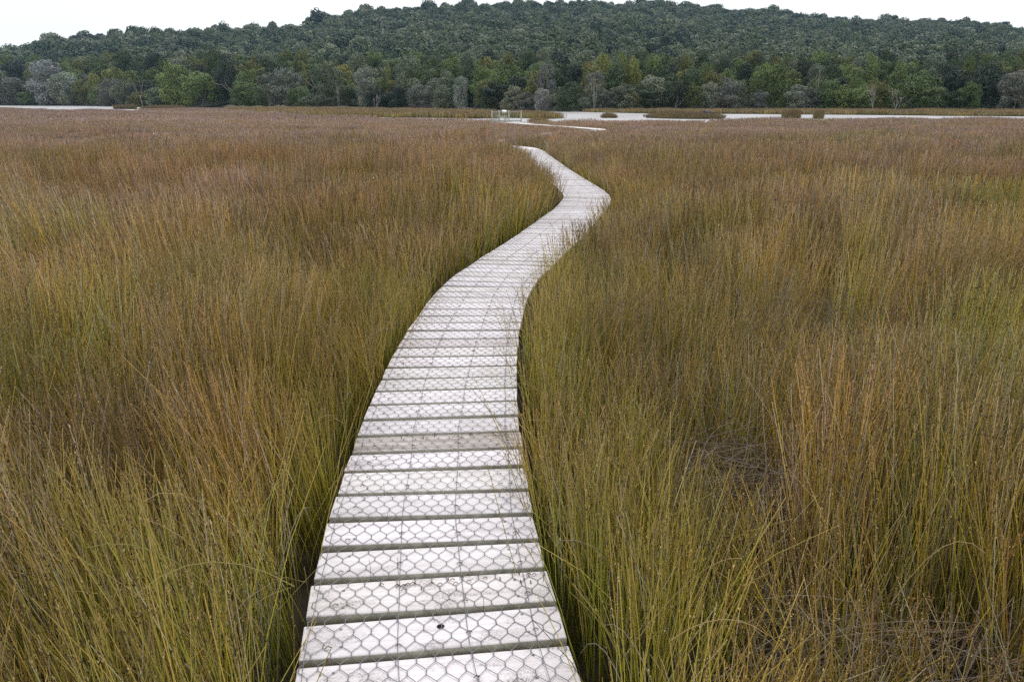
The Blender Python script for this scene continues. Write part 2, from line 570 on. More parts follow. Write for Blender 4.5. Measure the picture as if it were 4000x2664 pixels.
# ------------------------------------------------------------------ boardwalk
PAIRS = [(1063, 3000, 2368, 2868), (1107, 2776, 2295, 2665), (1152, 2578, 2223, 2489), (1191, 2410, 2177, 2342), (1216, 2260, 2135, 2209), (1250, 2134, 2105, 2094), (1283, 2019, 2082, 1996),
         (1315, 1925, 2066, 1901), (1345, 1836, 2050, 1811), (1377, 1764, 2040, 1738), (1392, 1696, 2032, 1676), (1415, 1633, 2028, 1615), (1445, 1576, 2021, 1558),
         (1469, 1523, 2017, 1509), (1492, 1477, 2017, 1463), (1513, 1433, 2017, 1422), (1535, 1392, 2017, 1383), (1559, 1355, 2020, 1348), (1588, 1297, 2028, 1292),
         (1633, 1239, 2037, 1237), (1670, 1188, 2045, 1188), (1713, 1144, 2054, 1146), (1751, 1104, 2077, 1111), (1796, 1067, 2104, 1075), (1840, 1036, 2146, 1045),
         (1889, 1002, 2179, 1011), (1977, 946, 2250, 950), (2048, 898, 2295, 902), (2118, 852, 2335, 850), (2166, 820, 2364, 813), (2192, 795, 2378, 783)]
DECK = 0.35
WID = 0.77
Lp = [on_plane(a, b, DECK) for a, b, c, d in PAIRS]
Rp = [on_plane(c, d, DECK) for a, b, c, d in PAIRS]
d0 = (Lp[0] + Rp[0]) / 2 - (Lp[1] + Rp[1]) / 2
for k in range(1, 9):                                    # the walk goes on under and behind the viewer
    Lp.insert(0, Lp[0] + d0 * 1.0)
    Rp.insert(0, Rp[0] + d0 * 1.0)
centre = [(a + b) / 2 for a, b in zip(Lp, Rp)]
across = [(b - a) / np.linalg.norm(b - a) for a, b in zip(Lp, Rp)]
# beyond the second bend: centre line points and deck direction
TAIL = [(1.255, 13.1), (1.225, 14.2), (1.13, 15.6), (1.02, 17.2), (0.90, 19.4), (0.78, 22.0), (0.67, 24.6), (0.56, 26.2), (0.28, 27.4), (-0.30, 28.3), (-0.80, 29.5), (-0.75, 31.0), (-0.10, 32.8), (0.70, 35.0), (1.30, 37.6),
        (2.1, 40.2), (3.4, 42.2), (4.4, 43.6), (4.92, 45.0), (4.85, 46.4), (4.2, 48.3), (3.2, 50.8), (2.2, 53.6), (1.1, 56.6), (0.2, 58.6)]
pts = centre + [np.array(p) for p in TAIL]


def catmull(P, sub):
    P = np.array(P)
    Q = np.vstack([2 * P[0] - P[1], P, 2 * P[-1] - P[-2]])
    out = []
    for i in range(1, len(Q) - 2):
        for t in np.arange(sub) / sub:
            a, b, c, d = Q[i - 1], Q[i], Q[i + 1], Q[i + 2]
            out.append(0.5 * ((2 * b) + (-a + c) * t + (2 * a - 5 * b + 4 * c - d) * t * t + (-a + 3 * b - 3 * c + d) * t ** 3))
    out.append(P[-1])
    return np.array(out)


CL = catmull(pts, 8)
seg = np.linalg.norm(np.diff(CL, axis=0), axis=1)
S_CL = np.concatenate([[0], np.cumsum(seg)])
tan_ = np.gradient(CL, axis=0)
tan_ /= np.linalg.norm(tan_, axis=1, keepdims=True)
nrm_tail = np.stack([tan_[:, 1], -tan_[:, 0]], 1)
ac = catmull(across, 8)
ACR = nrm_tail.copy()
na_ = len(ac)
for i in range(len(CL)):
    if i < na_:
        w = np.clip((na_ - i) / 30.0, 0, 1)
        ACR[i] = ac[i] * w + nrm_tail[i] * (1 - w)
ACR /= np.linalg.norm(ACR, axis=1, keepdims=True)
WIDTH = np.full(len(CL), WID)
for i in range(min(na_, len(CL))):
    pass


def deck_at(s):
    x = np.interp(s, S_CL, CL[:, 0]); y = np.interp(s, S_CL, CL[:, 1])
    ax = np.interp(s, S_CL, ACR[:, 0]); ay = np.interp(s, S_CL, ACR[:, 1])
    n = np.hypot(ax, ay)
    return np.stack([x, y], -1), np.stack([ax / n, ay / n], -1)


def deck_half(s, c, a):
    """half width measured along the plank so that the walk keeps its clear width where planks lie askew"""
    return WID / 2


def edge_at(s, sg):
    """a point of the smooth left (-1) or right (+1) edge of the walk"""
    return np.array([np.interp(s, S_CL, EDGE[sg][:, 0]), np.interp(s, S_CL, EDGE[sg][:, 1])])


EDGE = {}
for sg in (-1, 1):
    E = CL + ACR * sg * WID / 2
    for _ in range(6):
        E[1:-1] = 0.25 * E[:-2] + 0.5 * E[1:-1] + 0.25 * E[2:]
    EDGE[sg] = E


# arc length of each measured plank front
def s_of(p): return S_CL[np.argmin(np.linalg.norm(CL - p, axis=1))]


walk = empty('boardwalk', (CL[0][0], CL[0][1], 0))
tag(walk, 'narrow pale plank boardwalk with wire netting winding through the rushes to the far platform', 'boardwalk')
W0 = Vector((CL[0][0], CL[0][1], 0))


def plank_geo(corners, th=0.045, b=0.004):
    """plank cut to the edges of the walk; corners in local coordinates, x along the plank"""
    g = Geo()
    outer = np.array(corners)
    inner = outer + np.array([[b, b], [-b, b], [-b, -b], [b, -b]])
    V = [[*p, -th] for p in outer] + [[*p, -b] for p in outer] + [[*p, 0] for p in inner]
    F = [[3, 2, 1, 0], [8, 9, 10, 11]]
    for k in range(4):
        n = (k + 1) % 4
        F += [[k, n, n + 4, k + 4], [k + 4, n + 4, n + 8, k + 8]]
    side = [3, 0] + [3, 0] * 4
    g.add(V, np.array(F), np.array(side))
    return g


def disc(g, x, y, z, r, mat, n=8, sx=1.0):
    a = np.arange(n) * 2 * math.pi / n
    V = np.stack([x + r * sx * np.cos(a), y + r * np.sin(a), np.full(n, z)], 1)
    g.add(V, np.arange(n)[None, :], mat)


front_s = [s_of((Lp[i] + Rp[i]) / 2) for i in range(len(Lp))]
s_list = []
PITCH_P = 0.189
s = front_s[0]
# measured fronts (one plank each) as far as they were measured one by one, an even pitch beyond
while s < S_CL[-1] - 0.2:
    near = [f for f in front_s[:26] if abs(f - s) < 0.05]
    if near: s = near[0]
    s_list.append(s)
    s += PITCH_P
s_a = s_of((on_plane(1377, 1764, DECK) + on_plane(2040, 1738, DECK)) / 2)
s_d = s_of((on_plane(1729, 1123, DECK) + on_plane(2063, 1129, DECK)) / 2)
s_w = s_of((on_plane(1559, 1355, DECK) + on_plane(2020, 1348, DECK)) / 2)
s_g = s_of((on_plane(1191, 2410, DECK) + on_plane(2177, 2342, DECK)) / 2)
s_h = s_of((on_plane(1152, 2578, DECK) + on_plane(2223, 2489, DECK)) / 2)
s_i = s_of((on_plane(1107, 2776, DECK) + on_plane(2295, 2665, DECK)) / 2)
prng = random.Random(5)
rest = Geo()
n_ind = 0
vis0 = [s for s in s_list if deck_at(s)[0][1] > 1.2]
for k, s in enumerate(s_list):
    s2 = s_list[k + 1] if k + 1 < len(s_list) else s + PITCH_P
    gap = 0.033 + prng.uniform(-0.006, 0.006)
    w = max(0.12, min(0.19, s2 - s - gap))
    c, a = deck_at(s + w / 2)
    rz = math.atan2(a[1], a[0]) + prng.uniform(-0.006, 0.006)
    ln = WID
    ux, uy = np.array([math.cos(rz), math.sin(rz)]), np.array([-math.sin(rz), math.cos(rz)])
    cor = []
    for sg, st, hy in ((-1, s, -w / 2), (1, s, -w / 2), (1, s + w, w / 2), (-1, s + w, w / 2)):
        e = edge_at(st, sg) - c
        cor.append([float(e @ ux) + prng.uniform(-0.003, 0.003), hy])
    g = plank_geo(cor)
    near_cam = c[1] > 0.9 and n_ind < 100
    dist = c[1]
    if near_cam and dist < 9:
        for sx in (-1, 1):
            for sy in (-0.28, 0.28):
                disc(g, sx * (ln / 2 - 0.11) + prng.uniform(-.008, .008), sy * w + prng.uniform(-.008, .008), 0.0012, 0.0048, 1)
        if abs(s - s_h) < 0.02:
            disc(g, 0.02, 0.02, 0.0014, 0.011, 2, 9, 1.1)
    grey = prng.random()
    v = 0.86 + 0.155 * prng.random()
    colr = [v, v * prng.uniform(0.975, 0.995), v * prng.uniform(0.975, 1.02), prng.choice([0.3, 0.45, 0.6, 0.78])]
    if abs(s - s_a) < 0.02: colr = [0.86, 0.82, 0.79, 1.0]
    elif abs(s - s_d) < 0.02: colr = [0.70, 0.67, 0.66, 0.5]
    elif abs(s - s_w) < 0.02: colr = [0.80, 0.76, 0.76, 0.6]
    elif abs(s - s_g) < 0.02: colr = [0.96, 0.94, 0.93, 0.8]
    elif grey < 0.07 and dist > 8: colr = [0.74, 0.71, 0.70, 0.6]
    z = DECK + prng.uniform(-0.003, 0.002)
    if near_cam:
        n_ind += 1
        o = g.obj('plank', [MAT_PLANK, MAT_NAIL, MAT_HOLE, MAT_EDGE], walk, (c[0] - W0.x, c[1] - W0.y, z))
        o.rotation_euler = (prng.uniform(-.004, .004), prng.uniform(-.004, .004), rz)
        o.color = colr
    else:
        V = np.concatenate(g.v)
        cs, sn = math.cos(rz), math.sin(rz)
        V = np.stack([V[:, 0] * cs - V[:, 1] * sn + c[0] - W0.x, V[:, 0] * sn + V[:, 1] * cs + c[1] - W0.y, V[:, 2] + z], 1)
        rest.add(V, g.f[0], g.m[0])
if rest.n:
    o = rest.obj('decking', [MAT_PLANK, MAT_NAIL, MAT_HOLE, MAT_EDGE], walk)
    o['kind'] = 'stuff'
    o.color = (0.96, 0.95, 0.94, 0.2)

# joists under both edges and the short piles that carry them
ss = np.arange(0, S_CL[-1] - 0.1, 0.25)
cc, aa = deck_at(ss)
for sgn in (-1, 1):
    g = Geo()
    P = cc + aa * sgn * (WID / 2 - 0.05)
    n = len(P)
    V, F = [], []
    for (ox, oz) in ((-0.025, -0.047), (0.025, -0.047), (0.025, -0.19), (-0.025, -0.19)):
        V.append(np.concatenate([P + aa * ox - np.array([W0.x, W0.y]), np.full((n, 1), DECK + oz)], 1))
    V = np.stack(V, 1).reshape(-1, 3)
    idx = np.arange(n * 4).reshape(n, 4)
    F = np.stack([idx[:-1], np.roll(idx[:-1], -1, 1), np.roll(idx[1:], -1, 1), idx[1:]], -1).reshape(-1, 4)
    g.add(V, F)
    g.obj('joist', MAT_TIMBER, walk)
for s in np.arange(0.9, 14, 2.2):
    c, a = deck_at(s)
    for sgn in (-1, 1):
        p = c + a * sgn * (WID / 2 - 0.13)
        g = Geo()
        g.tubes(np.array([[[0, 0, -0.25], [0, 0, 0.1], [0, 0, DECK - 0.05]]]), 0.05, 8, cap=True)
        g.obj('pile', MAT_TIMBER, walk, (p[0] - W0.x, p[1] - W0.y, 0))

# hexagonal wire netting stapled over the planks
HEXW, HEXP = 0.0535, 0.047
s_start, s_end = s_of(centre[9]) - 0.9, s_of(np.array([0.56, 26.2]))
rows = int((s_end - s_start) / HEXP)
ncol = int((WID - 0.005) / HEXW)
u0 = -ncol * HEXW / 2


def net_pt(u, s, z=0.0038):
    c, a = deck_at(np.clip(s, 0, S_CL[-1]))
    P = c + a * np.asarray(u)[..., None]
    return np.concatenate([P - np.array([W0.x, W0.y]), np.full(P.shape[:-1] + (1,), DECK + z)], -1)


vu, vs, tw = [], [], []
nrng = np.random.default_rng(3)
for r in range(rows):
    odd = r % 2
    for c in range(ncol + (0 if odd else 1)):
        u = u0 + (c + 0.5 * odd) * HEXW
        s = s_start + r * HEXP
        # twisted pair along the walk, then two diagonals to the next row
        tw.append((u, s, u, s + HEXP * 0.42))
        for du in (-0.5, 0.5):
            un = u + du * HEXW
            if u0 - 1e-6 <= un <= u0 + ncol * HEXW + 1e-6:
                vu.append((u, s + HEXP * 0.42, un, s + HEXP))


def seg_tubes(g, A, rad, K=2, jit=0.0):
    A = np.array(A)
    ju = vnoise(A[:, 0] * 40, A[:, 1] * 40, 4.0, 8) * jit
    js = vnoise(A[:, 0] * 40, A[:, 1] * 40, 4.0, 9) * jit
    ju2 = vnoise(A[:, 2] * 40, A[:, 3] * 40, 4.0, 8) * jit
    js2 = vnoise(A[:, 2] * 40, A[:, 3] * 40, 4.0, 9) * jit
    p = net_pt(A[:, 0] + ju, A[:, 1] + js)
    q = net_pt(A[:, 2] + ju2, A[:, 3] + js2)
    d = deck_at(A[:, 1])[0][:, 1]
    r = rad * np.interp(d, [6, 14], [1.0, 0.55])
    g.tubes(np.stack([p, q], 1), np.stack([r, r], 1), 3)


g = Geo()
seg_tubes(g, vu, 0.00115, jit=0.006)
seg_tubes(g, tw, 0.0017, jit=0.006)
# line wires
for u in (-0.355, -0.115, 0.105, 0.31):
    sw = np.arange(s_start, s_end, 0.05)
    uu = u + 0.012 * np.sin(sw * 1.3 + u * 9) + 0.003 * np.sin(sw * 9)
    P = net_pt(uu, sw, 0.0062)
    g.tubes(P[None], 0.0011, 4)
net = g.obj('wire_netting', MAT_WIRE, walk)
# rusty staples: one where each line wire crosses a plank, and a close row where two rolls meet
g = Geo()
srng = random.Random(9)


def staple(g, u, s, along=False, sc=1.0):
    l = 0.009 * sc
    if along: pp = [(u, s - l), (u, s), (u, s + l)]
    else: pp = [(u - l, s - 0.002), (u, s), (u + l, s + 0.001)]
    P = np.concatenate([net_pt(np.array([a]), np.array([b]), z) for (a, b), z in zip(pp, (0.004, 0.010, 0.004))])
    g.tubes(P[None], 0.0016, 4)


for k, s in enumerate(s_list):
    if s_start < s < s_start + 8.5:
        for u in (-0.30, -0.115, 0.105, 0.31):
            if srng.random() < 0.85:
                uu = u + 0.012 * math.sin(s * 1.3 + u * 9)
                staple(g, uu, s + srng.uniform(0.02, 0.06))
for sb, n in ((s_g, 26), (s_a, 22), (s_w, 14)):
    for q in range(n):
        staple(g, srng.uniform(-0.18, 0.34), sb + 0.115 + srng.uniform(-0.02, 0.03) + (0.02 if q % 2 else 0), srng.random() < 0.5, 0.9)
o = g.obj('staple', MAT_RUST, walk)
o['kind'] = 'stuff'
# stray debris and short stalks caught in the netting: see loose stems below


# ------------------------------------------------------------------ rushes
PAL = {
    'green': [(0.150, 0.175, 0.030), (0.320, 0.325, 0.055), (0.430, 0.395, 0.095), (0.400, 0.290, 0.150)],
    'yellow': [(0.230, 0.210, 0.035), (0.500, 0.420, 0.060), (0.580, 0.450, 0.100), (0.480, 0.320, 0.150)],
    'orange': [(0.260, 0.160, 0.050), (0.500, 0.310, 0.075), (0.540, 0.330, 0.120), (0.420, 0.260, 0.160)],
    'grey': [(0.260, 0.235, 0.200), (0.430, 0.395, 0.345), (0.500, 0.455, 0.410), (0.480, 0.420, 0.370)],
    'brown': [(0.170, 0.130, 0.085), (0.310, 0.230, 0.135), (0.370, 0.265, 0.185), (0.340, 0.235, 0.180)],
}
SEEDS = np.array([(0.100, 0.070, 0.055), (0.075, 0.052, 0.045), (0.250, 0.170, 0.120), (0.520, 0.400, 0.250), (0.190, 0.105, 0.085), (0.420, 0.320, 0.200)])
KEYS = list(PAL)


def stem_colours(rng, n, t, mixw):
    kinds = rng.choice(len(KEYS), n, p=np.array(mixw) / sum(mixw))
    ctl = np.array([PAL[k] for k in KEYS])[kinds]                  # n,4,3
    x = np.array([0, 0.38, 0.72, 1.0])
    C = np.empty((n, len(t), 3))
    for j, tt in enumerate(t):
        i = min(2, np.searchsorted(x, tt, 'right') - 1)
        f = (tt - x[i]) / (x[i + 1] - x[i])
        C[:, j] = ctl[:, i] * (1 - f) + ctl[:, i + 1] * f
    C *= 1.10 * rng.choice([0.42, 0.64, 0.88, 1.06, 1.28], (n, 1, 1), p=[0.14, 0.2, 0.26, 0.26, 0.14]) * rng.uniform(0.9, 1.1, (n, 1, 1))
    return C


def tuft(name, seed, n, base_r, rad, K, spread, heads, head_size, mixw, bend=0.10, hvar=0.22):
    rng = np.random.default_rng(seed)
    ang = rng.uniform(0, 2 * math.pi, n)
    rr = base_r * np.sqrt(rng.random(n))
    bx, by = rr * np.cos(ang), rr * np.sin(ang)
    h = 1.0 - hvar * rng.random(n) ** 1.3
    short = rng.random(n) < 0.18
    h[short] *= rng.uniform(0.35, 0.8, short.sum())
    la = ang + rng.normal(0, 0.9, n)
    lean = np.abs(rng.normal(0, spread, n)) + 0.4 * spread
    crook = rng.random(n) < 0.06
    lean[crook] *= 2.6
    ba = rng.uniform(0, 2 * math.pi, n)
    bd = np.abs(rng.normal(0, bend, n))
    t = np.linspace(0, 1, K)
    P = np.empty((n, K, 3))
    for j, tt in enumerate(t):
        P[:, j, 0] = bx + h * (lean * np.cos(la) * tt + bd * np.cos(ba) * tt ** 2.5)
        P[:, j, 1] = by + h * (lean * np.sin(la) * tt + bd * np.sin(ba) * tt ** 2.5)
        P[:, j, 2] = h * tt * np.sqrt(np.clip(1 - (lean * 0.7) ** 2, 0.2, 1)) - 0.02
    C = stem_colours(rng, n, t, mixw)
    R = rad * rng.uniform(0.75, 1.25, (n, 1)) * (1.0 - 0.45 * t[None, :])
    g = Geo()
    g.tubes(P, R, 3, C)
    if heads:
        m = n * heads
        si = rng.integers(0, n, m)
        tt = 1.0 - np.abs(rng.normal(0, 0.24, m))
        tt = np.clip(tt, 0.15, 1.0)
        x = tt * (K - 1)
        i0 = np.clip(np.floor(x).astype(int), 0, K - 2)
        f = (x - i0)[:, None]
        p = P[si, i0] * (1 - f) + P[si, i0 + 1] * f
        d = P[si, i0 + 1] - P[si, i0]
        d /= np.linalg.norm(d, axis=1, keepdims=True)
        a = rng.uniform(0, 2 * math.pi, m)
        off = np.stack([np.cos(a), np.sin(a), np.zeros(m)], 1)
        hs = head_size * rng.uniform(0.6, 1.5, m)[:, None]
        c0 = p - d * hs
        c1 = p + d * hs + off * hs * 0.7
        mid = p + off * hs * 0.25
        side = np.cross(d, off)
        V = np.stack([c0, mid + off * hs * 0.34, mid + side * hs * 0.34, mid - side * hs * 0.34, c1], 1)
        b = (np.arange(m) * 5)[:, None, None]
        F = np.array([[0, 2, 1], [0, 3, 2], [0, 1, 3], [4, 1, 2], [4, 2, 3], [4, 3, 1]])[None] + b
        cc = SEEDS[rng.integers(0, len(SEEDS), m)] * rng.uniform(0.7, 1.3, (m, 1))
        g.add(V.reshape(-1, 3), F.reshape(-1, 3), 0, np.repeat(cc, 5, axis=0))
    return g.mesh(name, MAT_RUSH)


MIX_A = [38, 21, 9, 19, 13]
MIX_B = [24, 18, 12, 26, 20]
MIX_G = [50, 20, 5, 15, 10]
MIX_F = [17, 13, 12, 32, 26]
protos = []
for k in range(6): protos.append(tuft('near_rush', 11 + k, 27, 0.085, 0.00185, 6, 0.07, 8, 0.0056, MIX_A))
for k in range(4): protos.append(tuft('near_grey_rush', 31 + k, 27, 0.085, 0.00175, 6, 0.085, 8, 0.0056, MIX_B))
for k in range(3): protos.append(tuft('near_green_rush', 41 + k, 27, 0.075, 0.0018, 6, 0.085, 5, 0.0052, MIX_G))
N0 = len(protos)
for k in range(4): protos.append(tuft('mid_rush', 51 + k, 62, 0.21, 0.0032, 5, 0.07, 4, 0.0075, MIX_A))
for k in range(3): protos.append(tuft('mid_grey_rush', 61 + k, 62, 0.21, 0.0031, 5, 0.08, 4, 0.0075, MIX_B))
for k in range(2): protos.append(tuft('mid_green_rush', 71 + k, 62, 0.19, 0.0032, 5, 0.09, 3, 0.009, MIX_G))
N1 = len(protos)
for k in range(3): protos.append(tuft('far_rush', 81 + k, 130, 0.55, 0.0065, 4, 0.08, 3, 0.013, MIX_B))
for k in range(3): protos.append(tuft('far_grey_rush', 91 + k, 130, 0.55, 0.0065, 4, 0.09, 3, 0.013, MIX_F))
N2 = len(protos)
for k in range(4): protos.append(tuft('distant_rush', 101 + k, 220, 1.7, 0.02, 3, 0.04, 1, 0.03, MIX_B if k < 2 else MIX_F))


def height_at(x, y):
    return height_base(x, y) * (1 - 0.42 * np.exp(-(((x - 4.1) / 1.9) ** 2 + ((y - 42.0) / 2.2) ** 2))) * (1 + 0.40 * np.exp(-(((x + 0.9) / 1.3) ** 2 + ((y - 27.6) / 2.4) ** 2))) * (1 + 0.25 * np.exp(-(((x - 3.0) / 0.9) ** 2 + ((y - 48.8) / 1.2) ** 2)))


def height_base(x, y):
    h = np.interp(y, [0, 14, 22, 34, 42, 60, 400], [0.98, 1.00, 0.86, 0.62, 0.43, 0.42, 0.50])
    h = h + np.where(y > 20, np.clip((np.abs(x - 2) - 12) / 20, 0, 1) * np.interp(y, [20, 40, 60], [0, 0.18, 0.05]), 0)
    return h * (1 + 0.10 * vnoise(x, y, 1.7, 1) + 0.10 * vnoise(x, y, 6.0, 2) + np.where(y > 52, 0.30 * vnoise(x, y, 0.9, 3), 0))


def deck_dist(x, y):
    out = np.full(len(x), 1e9)
    q = CL[::2]
    for k in range(0, len(x), 4000):
        d = np.hypot(x[k:k + 4000, None] - q[None, :, 0], y[k:k + 4000, None] - q[None, :, 1])
        out[k:k + 4000] = d.min(1)
    return out


TANGLES = [(on_plane(2880, 1640, 0.58), 0.30), (on_plane(3230, 1120, 0.5), 0.40), (on_plane(3640, 2440, 0.45), 0.42)]
rng = np.random.default_rng(21)
AP, AI, AR, AS, AT = [], [], [], [], []


def cells(X, Y, size, seed):
    """hummocks: the nearest of a jittered grid of tussock centres; returns a hash per tussock and the relative distance"""
    r = np.random.default_rng(seed)
    J = r.random((97, 97, 2))
    gx, gy = np.floor(X / size).astype(int), np.floor(Y / size).astype(int)
    best = np.full(len(X), 1e9); bi = np.zeros(len(X), int); bj = np.zeros(len(X), int)
    for di in (-1, 0, 1):
        for dj in (-1, 0, 1):
            i, j = gx + di, gy + dj
            q = J[i % 97, j % 97]
            d = np.hypot((i + q[..., 0]) * size - X, (j + q[..., 1]) * size - Y)
            k = d < best
            best = np.where(k, d, best); bi = np.where(k, i, bi); bj = np.where(k, j, bj)
    V = r.random((97, 97, 6))
    return V[bi % 97, bj % 97], best / size


TINTS = np.array([(0.86, 0.96, 0.68), (0.96, 0.95, 0.66), (0.70, 0.82, 0.66), (0.96, 0.88, 0.85), (0.80, 0.80, 0.88), (0.95, 0.91, 1.02), (0.60, 0.62, 0.70)])


def blob(X, Y, px, py, z, rx, ry):
    c = on_plane(px, py, z)
    return np.exp(-(((X - c[0]) / rx) ** 2 + ((Y - c[1]) / ry) ** 2))


def tint_at(X, Y, dd, V):
    """plant colour by stand: yellow green where it is lush (near, and along the walk), greyer, browner and redder stands farther out"""
    near = np.interp(Y, [2, 5, 9, 16, 30], [1.0, 0.75, 0.45, 0.2, 0.0])
    lush = np.clip(near + 0.55 * vnoise(X, Y, 3.0, 31) + 0.35 * vnoise(X, Y, 1.1, 32) + 0.7 * np.exp(-((dd - 0.4) / 0.7) ** 2), 0, 1)
    wl_ = np.stack([0.9 * lush + 0.15, 0.8 * lush * near + 0.1, 0.5 * lush + 0.12, 0.35 + 0.5 * np.clip(vnoise(X, Y, 5.0, 33), 0, 1), 0.35 * (1 - lush) + 0.5 * np.clip(vnoise(X, Y, 6.5, 34), 0, 1),
                    0.30 * (1 - lush) + 0.45 * np.clip(vnoise(X, Y, 4.0, 35), 0, 1), 0.22 + 0.5 * np.clip(vnoise(X, Y, 2.6, 36), 0, 1)], 1)
    wl_ /= wl_.sum(1, keepdims=True)
    cum = np.cumsum(wl_, 1)
    pick = (V[:, 0][:, None] > cum).sum(1).clip(0, len(TINTS) - 1)
    mean = wl_ @ TINTS
    t = TINTS[pick] * 0.6 + mean * 0.4
    t *= (0.88 + 0.40 * V[:, 1])[:, None]
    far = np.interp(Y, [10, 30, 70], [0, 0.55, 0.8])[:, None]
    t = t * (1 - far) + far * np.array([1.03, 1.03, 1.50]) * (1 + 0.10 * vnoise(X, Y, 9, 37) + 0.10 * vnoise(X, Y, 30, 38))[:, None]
    g = blob(X, Y, 3400, 545, 0.7, 3.2, 1.6)[:, None]                # the green stand far right
    t = t * (1 - g) + g * np.array([0.62, 0.75, 0.58])
    g = (0.8 * blob(X, Y, 3850, 640, 0.8, 4.0, 1.3) + 0.7 * blob(X, Y, 900, 740, 0.8, 2.5, 1.8))[:, None].clip(0, 1)   # pinkish grey stands
    t = t * (1 - g) + g * np.array([0.96, 0.92, 1.14])
    g = (0.8 * blob(X, Y, 1250, 660, 0.8, 5.0, 4.0))[:, None]     # reddish stand left
    t = t * (1 - g) + g * np.array([0.98, 0.88, 0.92])
    return t


CELL = [None]


def place(y0, y1, cell, csize, hi, margin, clear, polys, xmax=None, fade=0.12):
    xm = 0.72 * y1 + 2.6
    if xmax: xm = min(xm, xmax)
    gx = np.arange(-xm, xm, cell)
    gy = np.arange(y0 * (1 - fade) - 0.3, y1 * (1 + fade), cell)
    X, Y = np.meshgrid(gx, gy)
    X, Y = X.ravel(), Y.ravel()
    X = X + rng.uniform(-0.55, 0.55, X.shape) * cell
    Y = Y + rng.uniform(-0.55, 0.55, Y.shape) * cell
    f0 = y0 * (1 + fade * rng.uniform(-1, 1, len(X))) if y0 > 1 else np.full(len(X), y0)
    f1 = y1 * (1 + fade * rng.uniform(-1, 1, len(X)))
    keep = (Y >= f0) & (Y < f1) & (np.abs(X) < 0.70 * np.maximum(Y, 0) + margin)
    X, Y = X[keep], Y[keep]
    ok = np.zeros(len(X), bool)
    for p in polys: ok |= inside(X, Y, p)
    X, Y = X[ok], Y[ok]
    dd = deck_dist(X, Y)
    k = dd > WID / 2 + clear
    X, Y, dd = X[k], Y[k], dd[k]
    hz = height_at(X, Y)
    keep = np.ones(len(X), bool)
    for (tc, tr) in TANGLES:
        d = np.hypot(X - tc[0], Y - tc[1])
        hz = np.where(d < tr * 1.5, hz * np.interp(d, [tr * 0.5, tr * 1.5], [0.62 if tc[1] < 2.6 else 0.40, 1.0]), hz)
        df = np.hypot((X - tc[0] * 0.86) / 1.0, (Y - tc[1] * 0.80) / 1.6)
        hz = np.where(df < tr * 1.5, np.minimum(hz, np.interp(df, [tr * 0.7, tr * 1.5], [0.66, 1.05])), hz)
        keep &= (d > tr) | (rng.random(len(X)) < (0.75 if tc[1] < 2.6 else 0.40))
    X, Y, dd, hz = X[keep], Y[keep], dd[keep], hz[keep]
    V, rel = cells(X, Y, csize, 55)
    hz = hz * (0.80 + 0.34 * V[:, 2]) * (1.06 - 0.28 * rel ** 2)
    gap_ = np.clip((dd - WID / 2) / 1.1, 0, 1)
    hz = hz * np.where((Y > 27.5) & (Y < 34) & (X < 0.6), 1.0, np.where(Y > 5, 0.62 + 0.38 * gap_, 0.86 + 0.14 * gap_))
    hz = hz * (1 - 0.40 * blob(X, Y, 1150, 1060, 0.5, 0.55, 0.7)) * (1 - 0.35 * blob(X, Y, 2900, 1440, 0.5, 0.5, 0.6))
    thin = rng.random(len(X)) > np.clip((rel - 0.42) * 1.7, 0, 0.55)
    X, Y, dd, hz, V, rel = X[thin], Y[thin], dd[thin], hz[thin], V[thin], rel[thin]
    greyness = 0.9 * (V[:, 3] - 0.5) + vnoise(X, Y, 2.2, 5) * 0.8 + 0.7 * vnoise(X, Y, 7.0, 6) + rng.normal(0, 0.18, len(X))
    CELL[0] = V
    return X, Y, dd, hz, greyness


def commit(X, Y, hz, pick, tilt_amp=1.0, xy=1.0, V=None, dd=None, bed=(0.92, 0.95, 0.86)):
    lean_x = 0.06 * vnoise(X, Y, 2.6, 10) + 0.06 * vnoise(X, Y, 0.9, 12)
    lean_y = 0.07 * vnoise(X, Y, 2.6, 11) + 0.06 * vnoise(X, Y, 0.9, 13)
    lean_x -= 0.33 * np.clip((-X - 1.6) / 2.5, 0, 1) * np.clip((14 - Y) / 8, 0, 1) * np.clip((Y - 4.0) / 3.0, 0.06, 1)
    lean_x += 0.05 * np.clip((X - 2.0) / 2.0, 0, 1) * np.clip((9 - Y) / 5, 0, 1)
    if V is not None:
        lean_x = lean_x + 0.13 * (V[:, 4] - 0.5)
        lean_y = lean_y + 0.20 * (V[:, 5] - 0.5)
        xc = np.interp(Y, CL[:, 1], CL[:, 0])
        lean_x = lean_x + np.sign(X - xc) * np.where(X > xc, 0.13, 0.20) * np.exp(-np.clip(dd - 0.385, 0, None) / 0.22) * (Y < 9)
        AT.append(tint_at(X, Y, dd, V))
    else:
        AT.append(np.tile(bed, (len(X), 1)) * rng.uniform(0.85, 1.1, (len(X), 1)))
    for i in range(len(X)):
        q = Quaternion((0, 0, 1), rng.uniform(0, 2 * math.pi))
        ax = Vector((-lean_y[i], lean_x[i], 0)) * tilt_amp
        if ax.length > 1e-6: q = Quaternion(ax.normalized(), ax.length) @ q
        e = q.to_euler('XYZ')
        AR.append((e.x, e.y, e.z))
    AP.append(np.stack([X, Y, np.full(len(X), 0.0)], 1))
    AI.append(pick)
    AS.append(np.stack([np.full(len(X), xy), np.full(len(X), xy), hz * rng.uniform(0.92, 1.08, len(X))], 1))


